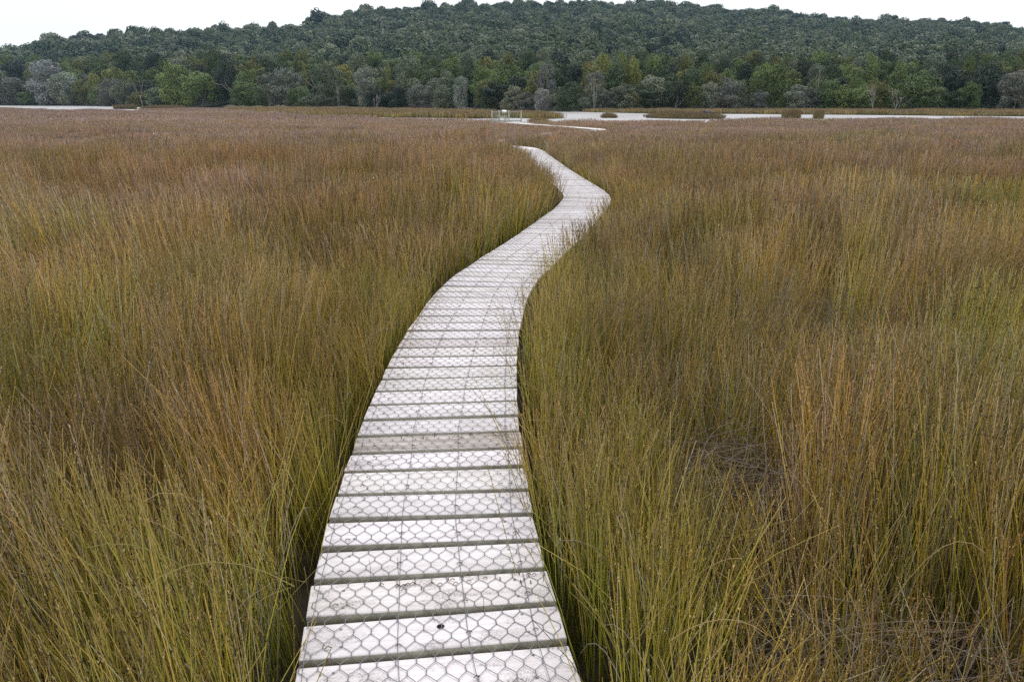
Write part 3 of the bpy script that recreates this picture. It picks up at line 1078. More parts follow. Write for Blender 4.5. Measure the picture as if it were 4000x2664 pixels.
# nearest: small tufts
X, Y, dd, hz, gr = place(-0.6, 6.2, 0.122, 0.50, 0, 2.2, 0.06, [MAIN])
pick = np.where(gr > 0.34, rng.integers(6, 10, len(X)), rng.integers(0, 6, len(X)))
edge = (dd < WID / 2 + 0.62) & (rng.random(len(X)) < 0.75)
pick = np.where(edge, rng.integers(10, 13, len(X)), pick)
commit(X, Y, hz, pick, V=CELL[0], dd=dd)
# middle distance
X, Y, dd, hz, gr = place(6.2, 19, 0.235, 0.85, 0, 2.6, 0.20, [MAIN])
pick = np.where(gr > 0.32, rng.integers(N0 + 4, N0 + 7, len(X)), rng.integers(N0, N0 + 4, len(X)))
edge = (dd < WID / 2 + 0.85) & (rng.random(len(X)) < 0.75)
pick = np.where(edge, rng.integers(N0 + 7, N0 + 9, len(X)), pick)
commit(X, Y, hz, pick, V=CELL[0], dd=dd)
X, Y, dd, hz, gr = place(19, 62, 0.60, 2.2, 0, 4.0, 0.55, [MAIN], fade=0.05)
pick = np.where(gr > 0.1, rng.integers(N1 + 3, N1 + 6, len(X)), rng.integers(N1, N1 + 3, len(X)))
commit(X, Y, hz, pick, 0.7, V=CELL[0], dd=dd)
# finer tufts hug the walk farther out
X, Y, dd, hz, gr = place(18.5, 58, 0.27, 0.85, 0, 3.0, 0.22, [MAIN], xmax=8, fade=0.02)
k = dd < WID / 2 + 0.95
V_ = CELL[0][k]
X, Y, dd, hz, gr = X[k], Y[k], dd[k], hz[k], gr[k]
pick = np.where(gr > 0.25, rng.integers(N0 + 4, N0 + 7, len(X)), rng.integers(N0, N0 + 4, len(X)))
commit(X, Y, hz, pick, 0.7, V=V_, dd=dd)
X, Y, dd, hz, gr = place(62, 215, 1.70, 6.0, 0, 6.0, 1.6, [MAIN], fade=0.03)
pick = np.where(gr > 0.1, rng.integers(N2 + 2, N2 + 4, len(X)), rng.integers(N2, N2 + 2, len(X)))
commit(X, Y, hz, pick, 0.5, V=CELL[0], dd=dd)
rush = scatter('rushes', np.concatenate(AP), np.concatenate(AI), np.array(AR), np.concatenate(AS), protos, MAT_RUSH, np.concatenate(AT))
tag(rush, 'dense brown and olive jointed rushes covering the marsh on both sides of the boardwalk', 'rushes', kind='stuff')
N_RUSH = len(AR)


def rush_bed(name, poly, cell, hmin, hmax, label, lod, scale_xy=1.0, bed=(0.78, 0.82, 0.76)):
    AP.clear(); AI.clear(); AR.clear(); AS.clear(); AT.clear()
    P = np.array(poly)
    gx = np.arange(P[:, 0].min(), P[:, 0].max(), cell)
    gy = np.arange(P[:, 1].min(), P[:, 1].max(), cell)
    X, Y = np.meshgrid(gx, gy)
    X = X.ravel() + rng.uniform(-.5, .5, X.size) * cell
    Y = Y.ravel() + rng.uniform(-.5, .5, Y.size) * cell
    k = inside(X, Y, poly)
    X, Y = X[k], Y[k]
    h = rng.uniform(hmin, hmax, len(X)) * (1 + 0.2 * vnoise(X, Y, 4, 7))
    if P[:, 0].max() - P[:, 0].min() < 14:
        e = np.hypot((X - P[:, 0].mean()) / (0.5 * np.ptp(P[:, 0])), (Y - P[:, 1].mean()) / (0.5 * np.ptp(P[:, 1])))
        kk = e < rng.uniform(0.75, 1.15, len(X))
        X, Y, h, e = X[kk], Y[kk], h[kk], e[kk]
        h = h * (1.2 - 0.95 * e ** 2).clip(0.2)
    commit(X, Y, h, rng.integers(*lod, len(X)), 0.5, scale_xy, bed=bed)
    o = scatter(name, np.concatenate(AP), np.concatenate(AI), np.array(AR), np.concatenate(AS), protos, MAT_RUSH, np.concatenate(AT))
    return tag(o, label, 'rush bed', kind='stuff')


rush_bed('rush_bed', STRIP, 1.5, 0.55, 0.8, 'long bed of olive brown rushes between the inlet and the forest', (N2, N2 + 4))
rush_bed('rush_bed', ISL['small'], 0.45, 0.25, 0.4, 'small low rush islet just right of the viewing platform', (N1 + 3, N1 + 6), 0.7)
rush_bed('rush_bed', ISL['mid'], 0.45, 0.3, 0.5, 'lone flat rush islet in the open water right of centre', (N1 + 1, N1 + 6), 0.6, (0.52, 0.54, 0.52))
rush_bed('rush_bed', ISL['right'], 0.9, 0.35, 0.7, 'wide rush island with dark bushes right of centre', (N1 + 2, N1 + 6), 1.0, (0.52, 0.54, 0.52))
rush_bed('rush_bed', ISL['tuft'], 0.5, 0.55, 0.85, 'dark rounded rush clump standing alone in the right hand water', (N1, N1 + 3), 0.6, (0.52, 0.54, 0.52))
rush_bed('rush_bed', ISL['stub'], 0.45, 0.6, 0.85, 'narrow upright rush clump beside the right hand water', (N1, N1 + 3), 0.5, (0.52, 0.54, 0.52))
rush_bed('rush_bed', ISL['shore'], 1.9, 0.35, 0.75, 'long low band of brown rushes along the right hand forest shore', (N2, N2 + 4))
rush_bed('rush_bed', ISL['left'], 1.0, 0.7, 1.1, 'small dark rush islet in the pale water at far left', (N2 + 2, N2 + 4), 0.5, (0.52, 0.54, 0.52))
rush_bed('rush_bed', ISL['leftbank'], 1.3, 0.6, 0.9, 'dark rush bank at the right end of the far left water', (N2 + 2, N2 + 4), 0.8, (0.52, 0.54, 0.52))


# loose single stems: arcs over the walk, slanting stalks in front, tangles of fallen dead stalks
def loose(name, specs, mat, label, cat, kind=None):
    g = Geo()
    K = 7
    P, R, C = [], [], []
    for (p0, p1, sag, r, c) in specs:
        p0, p1 = np.array(p0), np.array(p1)
        side = np.cross(p1 - p0, [0, 0, 1.0]); side /= np.linalg.norm(side) + 1e-9
        t = np.linspace(0, 1, K)
        P.append(p0 + (p1 - p0) * t[:, None] + np.array([0, 0, 1.0]) * (sag[0] * 4 * t * (1 - t))[:, None] + side * (sag[1] * 4 * t * (1 - t))[:, None])
        R.append(r * (1 - 0.5 * t))
        C.append(np.tile(np.array(c), (K, 1)))
    g.tubes(np.array(P), np.array(R), 4, np.array(C))
    return tag(g.obj(name, mat), label, cat, kind=kind)


lr = random.Random(12)
GREYS = [(0.27, 0.235, 0.20), (0.22, 0.185, 0.155), (0.17, 0.13, 0.10), (0.33, 0.29, 0.24), (0.24, 0.165, 0.095), (0.13, 0.09, 0.07), (0.10, 0.07, 0.055)]
LAB_T = ['grey heap of fallen dead rush stalks right of the boardwalk', 'small grey patch of collapsed dead stalks in the middle right rushes', 'large tangle of flattened grey stalks in the lower right corner']
for (tc, tr), lab, n in zip(TANGLES, LAB_T, (400, 240, 300)):
    specs = []
    for _ in range(n):
        a, rr = lr.uniform(0, 6.28), tr * 1.25 * math.sqrt(lr.random())
        b = lr.gauss(0.3, 0.7) + (math.pi if lr.random() < 0.5 else 0)
        L = lr.uniform(0.25, 0.75)
        z = 0.12 + (0.48 if n > 350 else 0.32) * lr.random() * (1.15 - rr / (tr * 1.35))
        x, y = tc[0] + rr * math.cos(a), tc[1] + rr * math.sin(a)
        specs.append(((x - math.cos(b) * L / 2, y - math.sin(b) * L / 2, max(0.03, z - lr.uniform(0, .18))), (x + math.cos(b) * L / 2, y + math.sin(b) * L / 2, z + lr.uniform(-.05, .12)),
                      (lr.uniform(-.03, .06), lr.uniform(-.06, .06)), lr.uniform(0.0013, 0.0020), lr.choice(GREYS if n < 350 else GREYS + GREYS[1:3] + GREYS[-2:] * 2)))
    loose('dead_rush_tangle', specs, MAT_STEMS, lab, 'dead rushes')
specs = []
STRAW = [(0.30, 0.26, 0.09), (0.22, 0.21, 0.06), (0.36, 0.26, 0.12), (0.32, 0.27, 0.20)]
# slanting stalks left foreground
for (x0, y0, x1, y1, z0, z1) in [(1030, 2480, 540, 2020, 0.55, 0.95), (900, 2640, 250, 2150, 0.55, 0.9), (860, 2330, 330, 2140, 0.75, 0.95), (1150, 2290, 520, 2330, 0.62, 0.85), (1080, 2200, 560, 1960, 0.6, 0.98),
                                 (2440, 2560, 2900, 2180, 0.55, 0.95), (3300, 1950, 3100, 1650, 0.6, 1.0), (3480, 2360, 3850, 2160, 0.7, 0.9),
                                 (2620, 2500, 3000, 2480, 0.75, 0.85), (3400, 1880, 3180, 1480, 0.55, 1.0)]:
    a, b = on_plane(x0, y0, z0), on_plane(x1, y1, z1)
    specs.append(((*a, z0), (*b, z1), (lr.uniform(0.03, 0.10), lr.uniform(-.06, .06)), 0.0015, lr.choice(STRAW)))
# arcs leaning over both edges of the walk
for k in range(130):
    s = lr.uniform(s_start + 0.5, s_start + 9.5)
    c, a = deck_at(s)
    sg = -1 if lr.random() < 0.55 else 1
    p0 = c + a * sg * (WID / 2 + lr.uniform(0.10, 0.3))
    t = np.array([-a[1], a[0]])
    p1 = c + a * sg * (WID / 2 + lr.uniform(-0.04, 0.10)) + t * lr.uniform(-0.5, 0.5)
    specs.append(((p0[0], p0[1], lr.uniform(0.05, 0.35)), (p1[0], p1[1], DECK + lr.uniform(0.03, 0.30)), (lr.uniform(0.03, 0.16), lr.uniform(-.08, .08)), 0.0016, lr.choice(STRAW + GREYS[:2])))
# short dead stalks poking up through the netting and gaps
for k in range(60):
    s = lr.choice(s_list[10:50]) - 0.012 + lr.uniform(-0.01, 0.01)
    c, a = deck_at(s)
    u = lr.choice([lr.uniform(-0.37, 0.37), lr.uniform(-0.37, -0.2), lr.uniform(0.25, 0.37)])
    p = c + a * u
    specs.append(((p[0], p[1], DECK - 0.06), (p[0] + lr.uniform(-.03, .03), p[1] + lr.uniform(-.03, .03), DECK + lr.uniform(0.0, 0.07)), (0, lr.uniform(-.01, .01)), 0.0012, lr.choice([(0.14, 0.07, 0.05), (0.24, 0.17, 0.11)])))
loose('loose_rush_stems', specs, MAT_STEMS, 'loose bent rush stems slanting over the near rushes and the boardwalk edges', 'rush stems', 'stuff')

# ------------------------------------------------------------------ trees
def leaf_quads(g, P, Nrm, size, rng, tint):
    m = len(P)
    r = rng.normal(size=(m, 3))
    A = np.cross(Nrm, r); A /= np.linalg.norm(A, axis=1, keepdims=True) + 1e-9
    B = np.cross(Nrm, A); B /= np.linalg.norm(B, axis=1, keepdims=True) + 1e-9
    s = (size * rng.uniform(0.6, 1.4, m))[:, None]
    V = np.stack([P - A * s, P - B * s * 0.62, P + A * s, P + B * s * 0.62], 1)
    g.add(V.reshape(-1, 3), np.arange(m * 4).reshape(m, 4), 0, np.repeat(tint, 4, axis=0))


def crown_geo(seed, shape, n_clump, per, leaf, clump_r, z0=0.12):
    """unit crown: height 1, half width 0.5; many leaf-sized faces on uneven clumps"""
    rng = np.random.default_rng(seed)
    g = Geo()
    cs = []
    k = 0
    while len(cs) < n_clump and k < 6000:
        k += 1
        z = rng.uniform(z0, 1.0)
        zz = (z - z0) / (1 - z0)
        if shape == 'dome': R = 0.46 * math.sqrt(max(0.02, 1 - (max(0, zz - 0.42) / 0.6) ** 2)) * (0.72 + 0.28 * min(1, zz / 0.4))
        elif shape == 'cone': R = 0.44 * (1.02 - zz) ** 0.75 + 0.02
        elif shape == 'column': R = 0.42 * math.sqrt(max(0.02, 1 - (abs(zz - 0.45) / 0.58) ** 2.4))
        elif shape == 'layer': R = 0.48 * (0.35 + 0.65 * abs(math.sin(zz * 9.0 + 0.4))) * math.sqrt(max(0.03, 1.05 - zz ** 2.2))
        else: R = 0.47 * (0.6 + 0.4 * zz) * math.sqrt(max(0.03, 1.03 - max(0, (zz - 0.6) / 0.4) ** 2))
        a = rng.uniform(0, 2 * math.pi)
        rr = R * (0.45 + 0.55 * math.sqrt(rng.random())) * rng.uniform(0.8, 1.12)
        p = np.array([rr * math.cos(a), rr * math.sin(a), z])
        if all(np.linalg.norm((p - q) * np.array([1, 1, 1.1])) > clump_r * 0.72 for q, _ in cs): cs.append((p, rng.uniform(0.72, 1.25)))
    for p, f in cs:
        m = int(per * f * f)
        d = rng.normal(size=(m, 3)); d[:, 2] += 0.35
        d /= np.linalg.norm(d, axis=1, keepdims=True)
        rad = clump_r * f * (0.78 + 0.27 * rng.random(m))[:, None]
        P = p + d * rad * np.array([1.05, 1.05, 0.82])
        N = d + rng.normal(0, 0.33, (m, 3)); N /= np.linalg.norm(N, axis=1, keepdims=True)
        tone = rng.uniform(0.66, 1.34)
        hue = rng.uniform(-0.10, 0.10)
        t = tone * rng.uniform(0.75, 1.25, (m, 1)) * np.array([1 + hue, 1.0, 1 - hue])
        leaf_quads(g, P, N, leaf, rng, t)
    return g


def branch_geo(seed, depth, start_r, spread, twist=0.25, forks=(2, 3), lean=(0.0, 0.0), stems=1):
    rng = random.Random(seed)
    segs = []

    def grow(p, d, L, r, k):
        pts = [p]
        q, dd = Vector(p), Vector(d)
        for i in range(3):
            dd = (dd + Vector((rng.gauss(0, twist), rng.gauss(0, twist), rng.gauss(0.08, twist * 0.5)))).normalized()
            q = q + dd * L / 3
            pts.append(tuple(q))
        segs.append((pts, r, r * 0.62))
        if k > 0:
            for _ in range(rng.randint(*forks)):
                nd = (dd + Vector((rng.gauss(0, spread), rng.gauss(0, spread), rng.gauss(0.25, spread * 0.5)))).normalized()
                at = Vector(pts[rng.choice([2, 3, 3])])
                grow(tuple(at), nd, L * rng.uniform(0.58, 0.85), r * 0.6, k - 1)

    for _k in range(stems):
        a = rng.uniform(0, 6.28)
        q = 0.0 if stems == 1 else rng.uniform(0.08, 0.42)
        grow((0, 0, -0.02), Vector((lean[0] + q * math.cos(a), lean[1] + q * math.sin(a), 1)).normalized(), 0.38 * rng.uniform(0.7, 1.1), start_r * rng.uniform(0.7, 1.0), depth)
    P = np.array([s[0] for s in segs])
    R = np.array([np.linspace(s[1], s[2], 4) for s in segs])
    top = P[..., 2].max()
    P /= top
    g = Geo()
    g.tubes(P, R, 4)
    return g


SHAPES = ['dome', 'dome', 'column', 'cone', 'layer', 'bush', 'dome', 'bush', 'dome', 'bush', 'layer']
SHAPE_WORD = {'dome': 'domed', 'column': 'upright', 'cone': 'conical', 'layer': 'tiered', 'bush': 'spreading'}
CROWNS = [crown_geo(200 + k, s, 40, 120, 0.024, 0.165, 0.05 if s == 'bush' else 0.12).mesh('crown', MAT_LEAF) for k, s in enumerate(SHAPES)]
TRUNKS = [branch_geo(300 + k, 2, 0.026, 0.55).mesh('trunk', MAT_BARK) for k in range(4)]
COLOURS = {
    'dark green': (0.052, 0.080, 0.036), 'blackish green': (0.032, 0.048, 0.032), 'mid green': (0.088, 0.128, 0.042), 'olive green': (0.125, 0.138, 0.042), 'grey green': (0.135, 0.160, 0.100),
    'bright green': (0.130, 0.178, 0.052), 'yellow green': (0.175, 0.190, 0.055), 'grey brown': (0.128, 0.136, 0.108), 'pale grey green': (0.19, 0.21, 0.155), 'silvery grey': (0.25, 0.255, 0.235),
}
ORD = ['first', 'second', 'third', 'fourth', 'fifth', 'sixth', 'seventh', 'eighth', 'ninth', 'tenth', 'eleventh', 'twelfth', 'thirteenth', 'fourteenth', 'fifteenth', 'sixteenth', 'seventeenth', 'eighteenth',
       'nineteenth', 'twentieth', 'twenty-first', 'twenty-second', 'twenty-third', 'twenty-fourth', 'twenty-fifth']
trng = random.Random(77)


def spot(X, off):
    r = slope(X, 410)[0]
    y = float(shore_y(r)) + off
    return r * y, y, float(hill_z(r, y))


def px_size(px, y): return px * y * math.cos(PITCH) / F_PX


def tree_height(top_Y, X, y, z): return slope(X, top_Y)[1] * y + EYE - z


def make_tree(X, off, top_Y, wpx, shape_i, cname, label, group=None, jitter=0.12):
    x, y, z = spot(X, off)
    h = max(1.5, tree_height(top_Y, X, y, z) + 0.4)
    w = px_size(wpx, y) * 1.22
    root = empty('tree', (x, y, z - 0.1), trng.uniform(0, 6.28))
    root.scale = (w, w, h)
    tag(root, label, 'tree', group)
    c = link('crown', CROWNS[shape_i], root)
    b = COLOURS[cname]
    v = 1 + trng.uniform(-jitter, jitter)
    c.color = (b[0] * v * trng.uniform(0.94, 1.08), b[1] * v, b[2] * v * trng.uniform(0.9, 1.1), 1)
    t = link('trunk', TRUNKS[trng.randrange(len(TRUNKS))], root)
    t.scale = (1, 1, trng.uniform(0.8, 0.97))
    return root


# trees one can name: X of the foot, metres behind the shore, top Y, width in px of the survey photo
NAMED = [
    (205, 4, 252, 120, 0, 'silvery grey', 'tall silvery grey tree at far left, much paler than its neighbours'),
    (262, 1, 300, 96, 6, 'pale grey green', 'pale grey green tree leaning right beside the tall silvery tree'),
    (180, 0, 330, 60, 7, 'silvery grey', 'small silvery shrubby tree below the tall silvery tree'),
    (60, 1, 318, 100, 5, 'grey brown', 'grey brown bushy tree at the left edge of the shore'),
    (440, 1, 318, 84, 0, 'grey brown', 'grey domed tree behind the far left water, left of the bleached dead tree'),
    (380, 3, 300, 44, 2, 'yellow green', 'narrow pale yellow green tree behind the far left water'),
    (505, 1, 322, 90, 1, 'grey green', 'grey green domed tree just left of the bleached dead tree'),
    (690, 3, 268, 110, 5, 'bright green', 'bright leafy tree where the left water ends'),
    (790, 2, 300, 120, 6, 'bright green', 'broad bright leafy tree with pale leaf clumps left of centre'),
    (905, 10, 244, 80, 1, 'blackish green', 'big blackish round tree rising above the left shoreline'),
    (850, 14, 205, 60, 2, 'dark green', 'dark upright tree standing above its neighbours left of centre'),
    (1120, 3, 282, 120, 0, 'grey brown', 'grey twiggy domed tree above the pale shore shrubs'),
    (1290, 6, 262, 108, 0, 'grey green', 'large soft grey green domed tree behind the pale bare trunk'),
    (1432, 3, 286, 78, 5, 'pale grey green', 'pale grey feathery tree left of the tallest domed tree'),
    (1197, 14, 262, 26, 3, 'yellow green', 'small golden green pointed tree behind the grey twiggy tree'),
    (1522, 14, 268, 34, 3, 'yellow green', 'golden green conical tree left of the tallest domed tree'),
    (1597, 9, 232, 96, 0, 'grey green', 'tallest grey green domed tree left of the viewing platform'),
    (1645, 2, 345, 84, 6, 'grey brown', 'dull grey drooping tree left of the viewing platform'),
    (1800, 1, 318, 60, 5, 'pale grey green', 'small pale leafed tree on white stems left of the platform sign'),
    (1900, 1, 330, 80, 6, 'olive green', 'olive green tree right behind the viewing platform bench'),
    (2133, 9, 266, 66, 2, 'grey brown', 'tall grey purple twiggy tree right of the viewing platform'),
    (2120, 0, 362, 62, 7, 'silvery grey', 'pale grey shrubby tree at the water right of the viewing platform'),
    (2232, 1, 338, 84, 0, 'dark green', 'neat round dark green tree at the water right of the platform'),
    (2280, 0, 392, 56, 7, 'grey green', 'low grey green bush in front of the neat round tree'),
    (2350, 16, 232, 60, 2, 'yellow green', 'tall yellowish upright tree right of the white snag'),
    (2465, 14, 250, 58, 6, 'yellow green', 'yellowish round tree right of the tall yellowish one'),
    (2470, 0, 370, 64, 3, 'olive green', 'olive tiered conical tree at the shore right of centre'),
    (2545, 3, 316, 90, 6, 'pale grey green', 'pale grey green tree right of the olive conical tree'),
    (2890, 2, 330, 48, 2, 'grey green', 'narrow grey green upright tree on the right hand shore'),
    (3030, 5, 262, 90, 3, 'mid green', 'green conical tree beside the dark gap on the right'),
    (3120, 1, 350, 100, 5, 'pale grey green', 'broad pale grey green bushy tree on the right hand shore'),
    (3390, 14, 248, 70, 3, 'bright green', 'tall fresh green conical tree at right'),
    (3495, 10, 262, 84, 3, 'bright green', 'fresh green pointed tree right of the tall conical one'),
    (3420, 2, 330, 90, 1, 'olive green', 'olive domed tree with bare white branches on the right shore'),
    (3590, 5, 296, 110, 1, 'mid green', 'leafy green domed tree with light top on the right'),
    (3760, 14, 240, 70, 3, 'mid green', 'green conical tree near the right edge'),
    (3850, 6, 268, 100, 1, 'blackish green', 'dark rounded tree near the right edge'),
    (3960, 1, 300, 110, 6, 'grey brown', 'grey brown bare looking tree at the right edge of the shore'),
]
taken = []
for (X, off, tY, wpx, si, cn, lab) in NAMED:
    make_tree(X, off, tY, wpx, si, cn, lab, 'trees along the forest edge')
    taken.append((X, off, wpx))

ROWS = [  # offset behind the shore (fraction of shore distance), top Y range, width px, spacing px, weights
    (0.010, (325, 375), (64, 104), 66, 'shoreline row', {'dark green': 3, 'mid green': 4, 'olive green': 3, 'grey green': 4, 'bright green': 2, 'grey brown': 3, 'pale grey green': 1, 'blackish green': 2}),
    (0.055, (288, 330), (70, 108), 72, 'second row from the shore', {'dark green': 4, 'mid green': 5, 'olive green': 4, 'grey green': 3, 'bright green': 2, 'blackish green': 3, 'grey brown': 2}),
    (0.12, (258, 296), (66, 104), 70, 'third row from the shore', {'dark green': 4, 'mid green': 5, 'olive green': 4, 'grey green': 2, 'bright green': 3, 'blackish green': 2, 'yellow green': 1}),
    (0.20, (236, 268), (62, 98), 68, 'fourth row from the shore', {'dark green': 4, 'mid green': 5, 'olive green': 4, 'grey green': 2, 'bright green': 2, 'blackish green': 2, 'yellow green': 1}),
    (0.29, (214, 246), (60, 92), 64, 'fifth row from the shore', {'dark green': 4, 'mid green': 5, 'olive green': 3, 'grey green': 3, 'bright green': 1, 'blackish green': 2}),
]
plan = []
for ri, (frac, (t0, t1), (w0, w1), step, rname, wts) in enumerate(ROWS):
    X = -30 + trng.uniform(0, step)
    while X < 4040:
        y0 = float(shore_y(slope(X, 410)[0]))
        off = y0 * frac * trng.uniform(0.7, 1.3)
        if not any(abs(X - tx) < tw * 0.33 and abs(off - to) < y0 * 0.05 for tx, to, tw in taken):
            plan.append((X, off, trng.uniform(t0, t1), trng.uniform(w0, w1), trng.randrange(len(SHAPES)), trng.choices(list(wts), list(wts.values()))[0], rname))
        X += step * trng.uniform(0.75, 1.3)
count = {}
for (X, off, tY, wpx, si, cn, rname) in plan:
    key = (cn, SHAPE_WORD[SHAPES[si]], rname)
    count[key] = count.get(key, 0) + 1
    n = count[key]
    make_tree(X, off, tY, wpx, si, cn, '%s %s tree, %s such from left in %s' % (cn, key[1], ORD[n - 1], rname), 'trees along the forest edge')

# dead and bare trees along the edge
DEAD = [branch_geo(400 + k, 3, 0.015, 0.40, 0.20, stems=1 + k % 4).mesh('dead_tree', MAT_DEAD) for k in range(4)]
BARE = [branch_geo(420 + k, 5, 0.014, 0.45, 0.20, (2, 3), stems=2).mesh('bare_tree', MAT_TWIG) for k in range(3)]
SNAGS = [
    (560, -1.5, 300, 62, 'd', 'bleached dead tree with many upright bare branches behind the far left water'),
    (400, -1.0, 372, 46, 'd', 'low pale dead branches at the water below the narrow yellow green tree'),
    (1325, -1.5, 330, 40, 'd', 'white bare forked trunk standing at the shore left of centre'),
    (1470, -1.0, 360, 40, 'd', 'thin pale leaning stems left of the pale feathery tree foot'),
    (1172, -1.0, 272, 34, 'd', 'pale dead spar poking above the grey twiggy domed tree'),
    (1050, -1.0, 385, 44, 'd', 'short bleached stump branches behind the pale shore shrubs'),
    (1700, 3.0, 244, 60, 'b', 'dark grey leafless tree right of the tallest domed tree'),
    (1790, -1.2, 330, 54, 'd', 'pale slanting bare stems left of the viewing platform'),
    (1855, -1.0, 385, 54, 'd', 'twisted low pale branches just left of the viewing platform'),
    (2130, 3.0, 262, 62, 'b', 'grey purple leafless crown right of the viewing platform'),
    (2122, -1.2, 364, 50, 'b', 'grey leafless bush at the water right of the viewing platform'),
    (2318, -1.0, 308, 40, 'd', 'white dead snag above the water right of centre'),
    (2635, -1.5, 372, 66, 'd', 'pale dead branches leaning out right over the shore'),
    (3185, 4.0, 255, 40, 'd', 'dead snag top above the trees right of the dark gap'),
    (3410, -1.0, 325, 60, 'd', 'bare white twisted branches in the olive domed tree'),
    (3500, -1.2, 338, 70, 'd', 'wide bare whitish branches on the right hand shore'),
    (3290, 0.5, 345, 64, 'b', 'dull leafless tangle between the pale bush and white branches'),
    (3965, -1.0, 292, 80, 'b', 'grey leafless tree at the right edge of the shore'),
]
for k, (X, off, tY, wpx, kind, lab) in enumerate(SNAGS):
    x, y, z = spot(X, off)
    h = tree_height(tY, X, y, z)
    w = px_size(wpx, y)
    me = DEAD[k % 4] if kind == 'd' else BARE[k % 3]
    o = link('dead_tree' if kind == 'd' else 'bare_tree', me, None, (x, y, z - 0.1))
    o.rotation_euler = (0, 0, k * 1.7)
    o.scale = (w * 1.1, w * 1.1, h)
    tag(o, lab, 'dead tree', 'dead trees along the forest edge')

# low shrubs on the far bank
SHRUB = [crown_geo(500 + k, 'bush', 16, 60, 0.05, 0.24, 0.05).mesh('shrub', MAT_LEAF) for k in range(3)]
BUSHES = [(900, 425, 50, 11, 'pale'), (950, 425.5, 40, 9, 'pale'), (1010, 426, 52, 9, 'pale'), (1092, 427, 66, 12, 'pale'), (1150, 428, 40, 7, 'pale'), (1215, 429.5, 46, 7, 'pale'), (1272, 429, 44, 8, 'pale'), (1345, 428, 60, 10, 'plum'),
          (1480, 429.5, 60, 8, 'plum'), (1560, 430, 50, 7, 'plum'), (1700, 433, 52, 9, 'plum'), (1815, 436, 64, 12, 'plum'), (1880, 437, 50, 8, 'pale'),
          (2098, 457, 40, 11, 'plum'), (2762, 457, 58, 20, 'plum'), (2722, 457, 34, 14, 'olive'), (2803, 461, 26, 12, 'olive'), (2670, 457, 30, 12, 'olive')]
BCOL = {'pale': (0.30, 0.29, 0.22), 'plum': (0.15, 0.12, 0.125), 'olive': (0.14, 0.135, 0.07)}
BWORD = {'pale': 'pale straw grey', 'plum': 'purplish brown', 'olive': 'olive'}
cnt = {}
for k, (X, Y, wpx, hpx, kind) in enumerate(BUSHES):
    p = on_plane(X, Y, 0.0)
    w, h = px_size(wpx, p[1]), px_size(hpx, p[1])
    o = link('shrub', SHRUB[k % 3], None, (p[0], p[1], 0.0))
    o.scale = (w, w * 0.7, h * 1.05)
    o.color = (*BCOL[kind], 1)
    where = 'on the far left bank' if X < 1420 else 'on the bank left of the platform' if X < 2000 else 'at the tip of the long rush bed' if X < 2300 else 'on the wide rush island'
    key = (kind, where)
    cnt[key] = cnt.get(key, 0) + 1
    n_same = sum(1 for b in BUSHES if b[4] == kind and (('on the far left bank' if b[0] < 1420 else 'on the bank left of the platform' if b[0] < 2000 else 'at the tip of the long rush bed' if b[0] < 2300 else 'on the wide rush island') == where))
    lab = 'low %s shrub %s' % (BWORD[kind], where)
    if n_same > 1: lab = 'low %s shrub %s, %s such from the left' % (BWORD[kind], where, ORD[cnt[key] - 1])
    tag(o, lab, 'shrub', 'low shrubs on the banks')

# the wood on the hill behind: reads as one mass
def canopy_geo(seed, n, leaf, lumps, flat=0.8):
    """one far crown: an uneven dome of small leaf faces with secondary lumps and a ragged rim"""
    rng = np.random.default_rng(seed)
    g = Geo()
    L = [(np.array([0, 0, 0.36]), 0.42, 1.0)]
    for _ in range(lumps):
        a, e = rng.uniform(0, 6.28), rng.uniform(0.1, 1.3)
        L.append((np.array([0.30 * math.cos(a) * math.cos(e), 0.30 * math.sin(a) * math.cos(e), 0.40 + 0.30 * math.sin(e)]), rng.uniform(0.15, 0.27), rng.uniform(0.88, 1.15)))
    tot = sum(r * r for _, r, _ in L)
    for c, r, tone in L:
        m = int(n * r * r / tot) + 8
        d = rng.normal(size=(m, 3)); d[:, 2] = np.abs(d[:, 2]) * 1.1 - 0.35
        d /= np.linalg.norm(d, axis=1, keepdims=True)
        P = c + d * (r * rng.uniform(0.90, 1.10, (m, 1))) * np.array([1, 1, flat])
        N = d + rng.normal(0, 0.22, (m, 3)); N /= np.linalg.norm(N, axis=1, keepdims=True)
        leaf_quads(g, P, N, leaf, rng, tone * rng.uniform(0.85, 1.15, (m, 1)) * np.ones((1, 3)))
    return g


HILLC = [canopy_geo(600 + k, n, lf, lm, fl).mesh('hill_crown', MAT_FOREST) for k, (n, lf, lm, fl) in enumerate([(420, 0.062, 5, 0.8), (420, 0.062, 7, 0.9), (380, 0.066, 4, 0.7), (460, 0.058, 9, 1.0), (420, 0.060, 6, 0.75), (400, 0.062, 8, 1.15), (420, 0.064, 3, 0.85)])]
frng = np.random.default_rng(4)
FP = []
n_try = 0
rows_r = np.linspace(-0.86, 0.86, 400)
tt = 0.035
P_, I_, R_, S_ = [], [], [], []
for r in np.linspace(-0.84, 0.84, 2):
    pass
yb_min = float(_by.min())
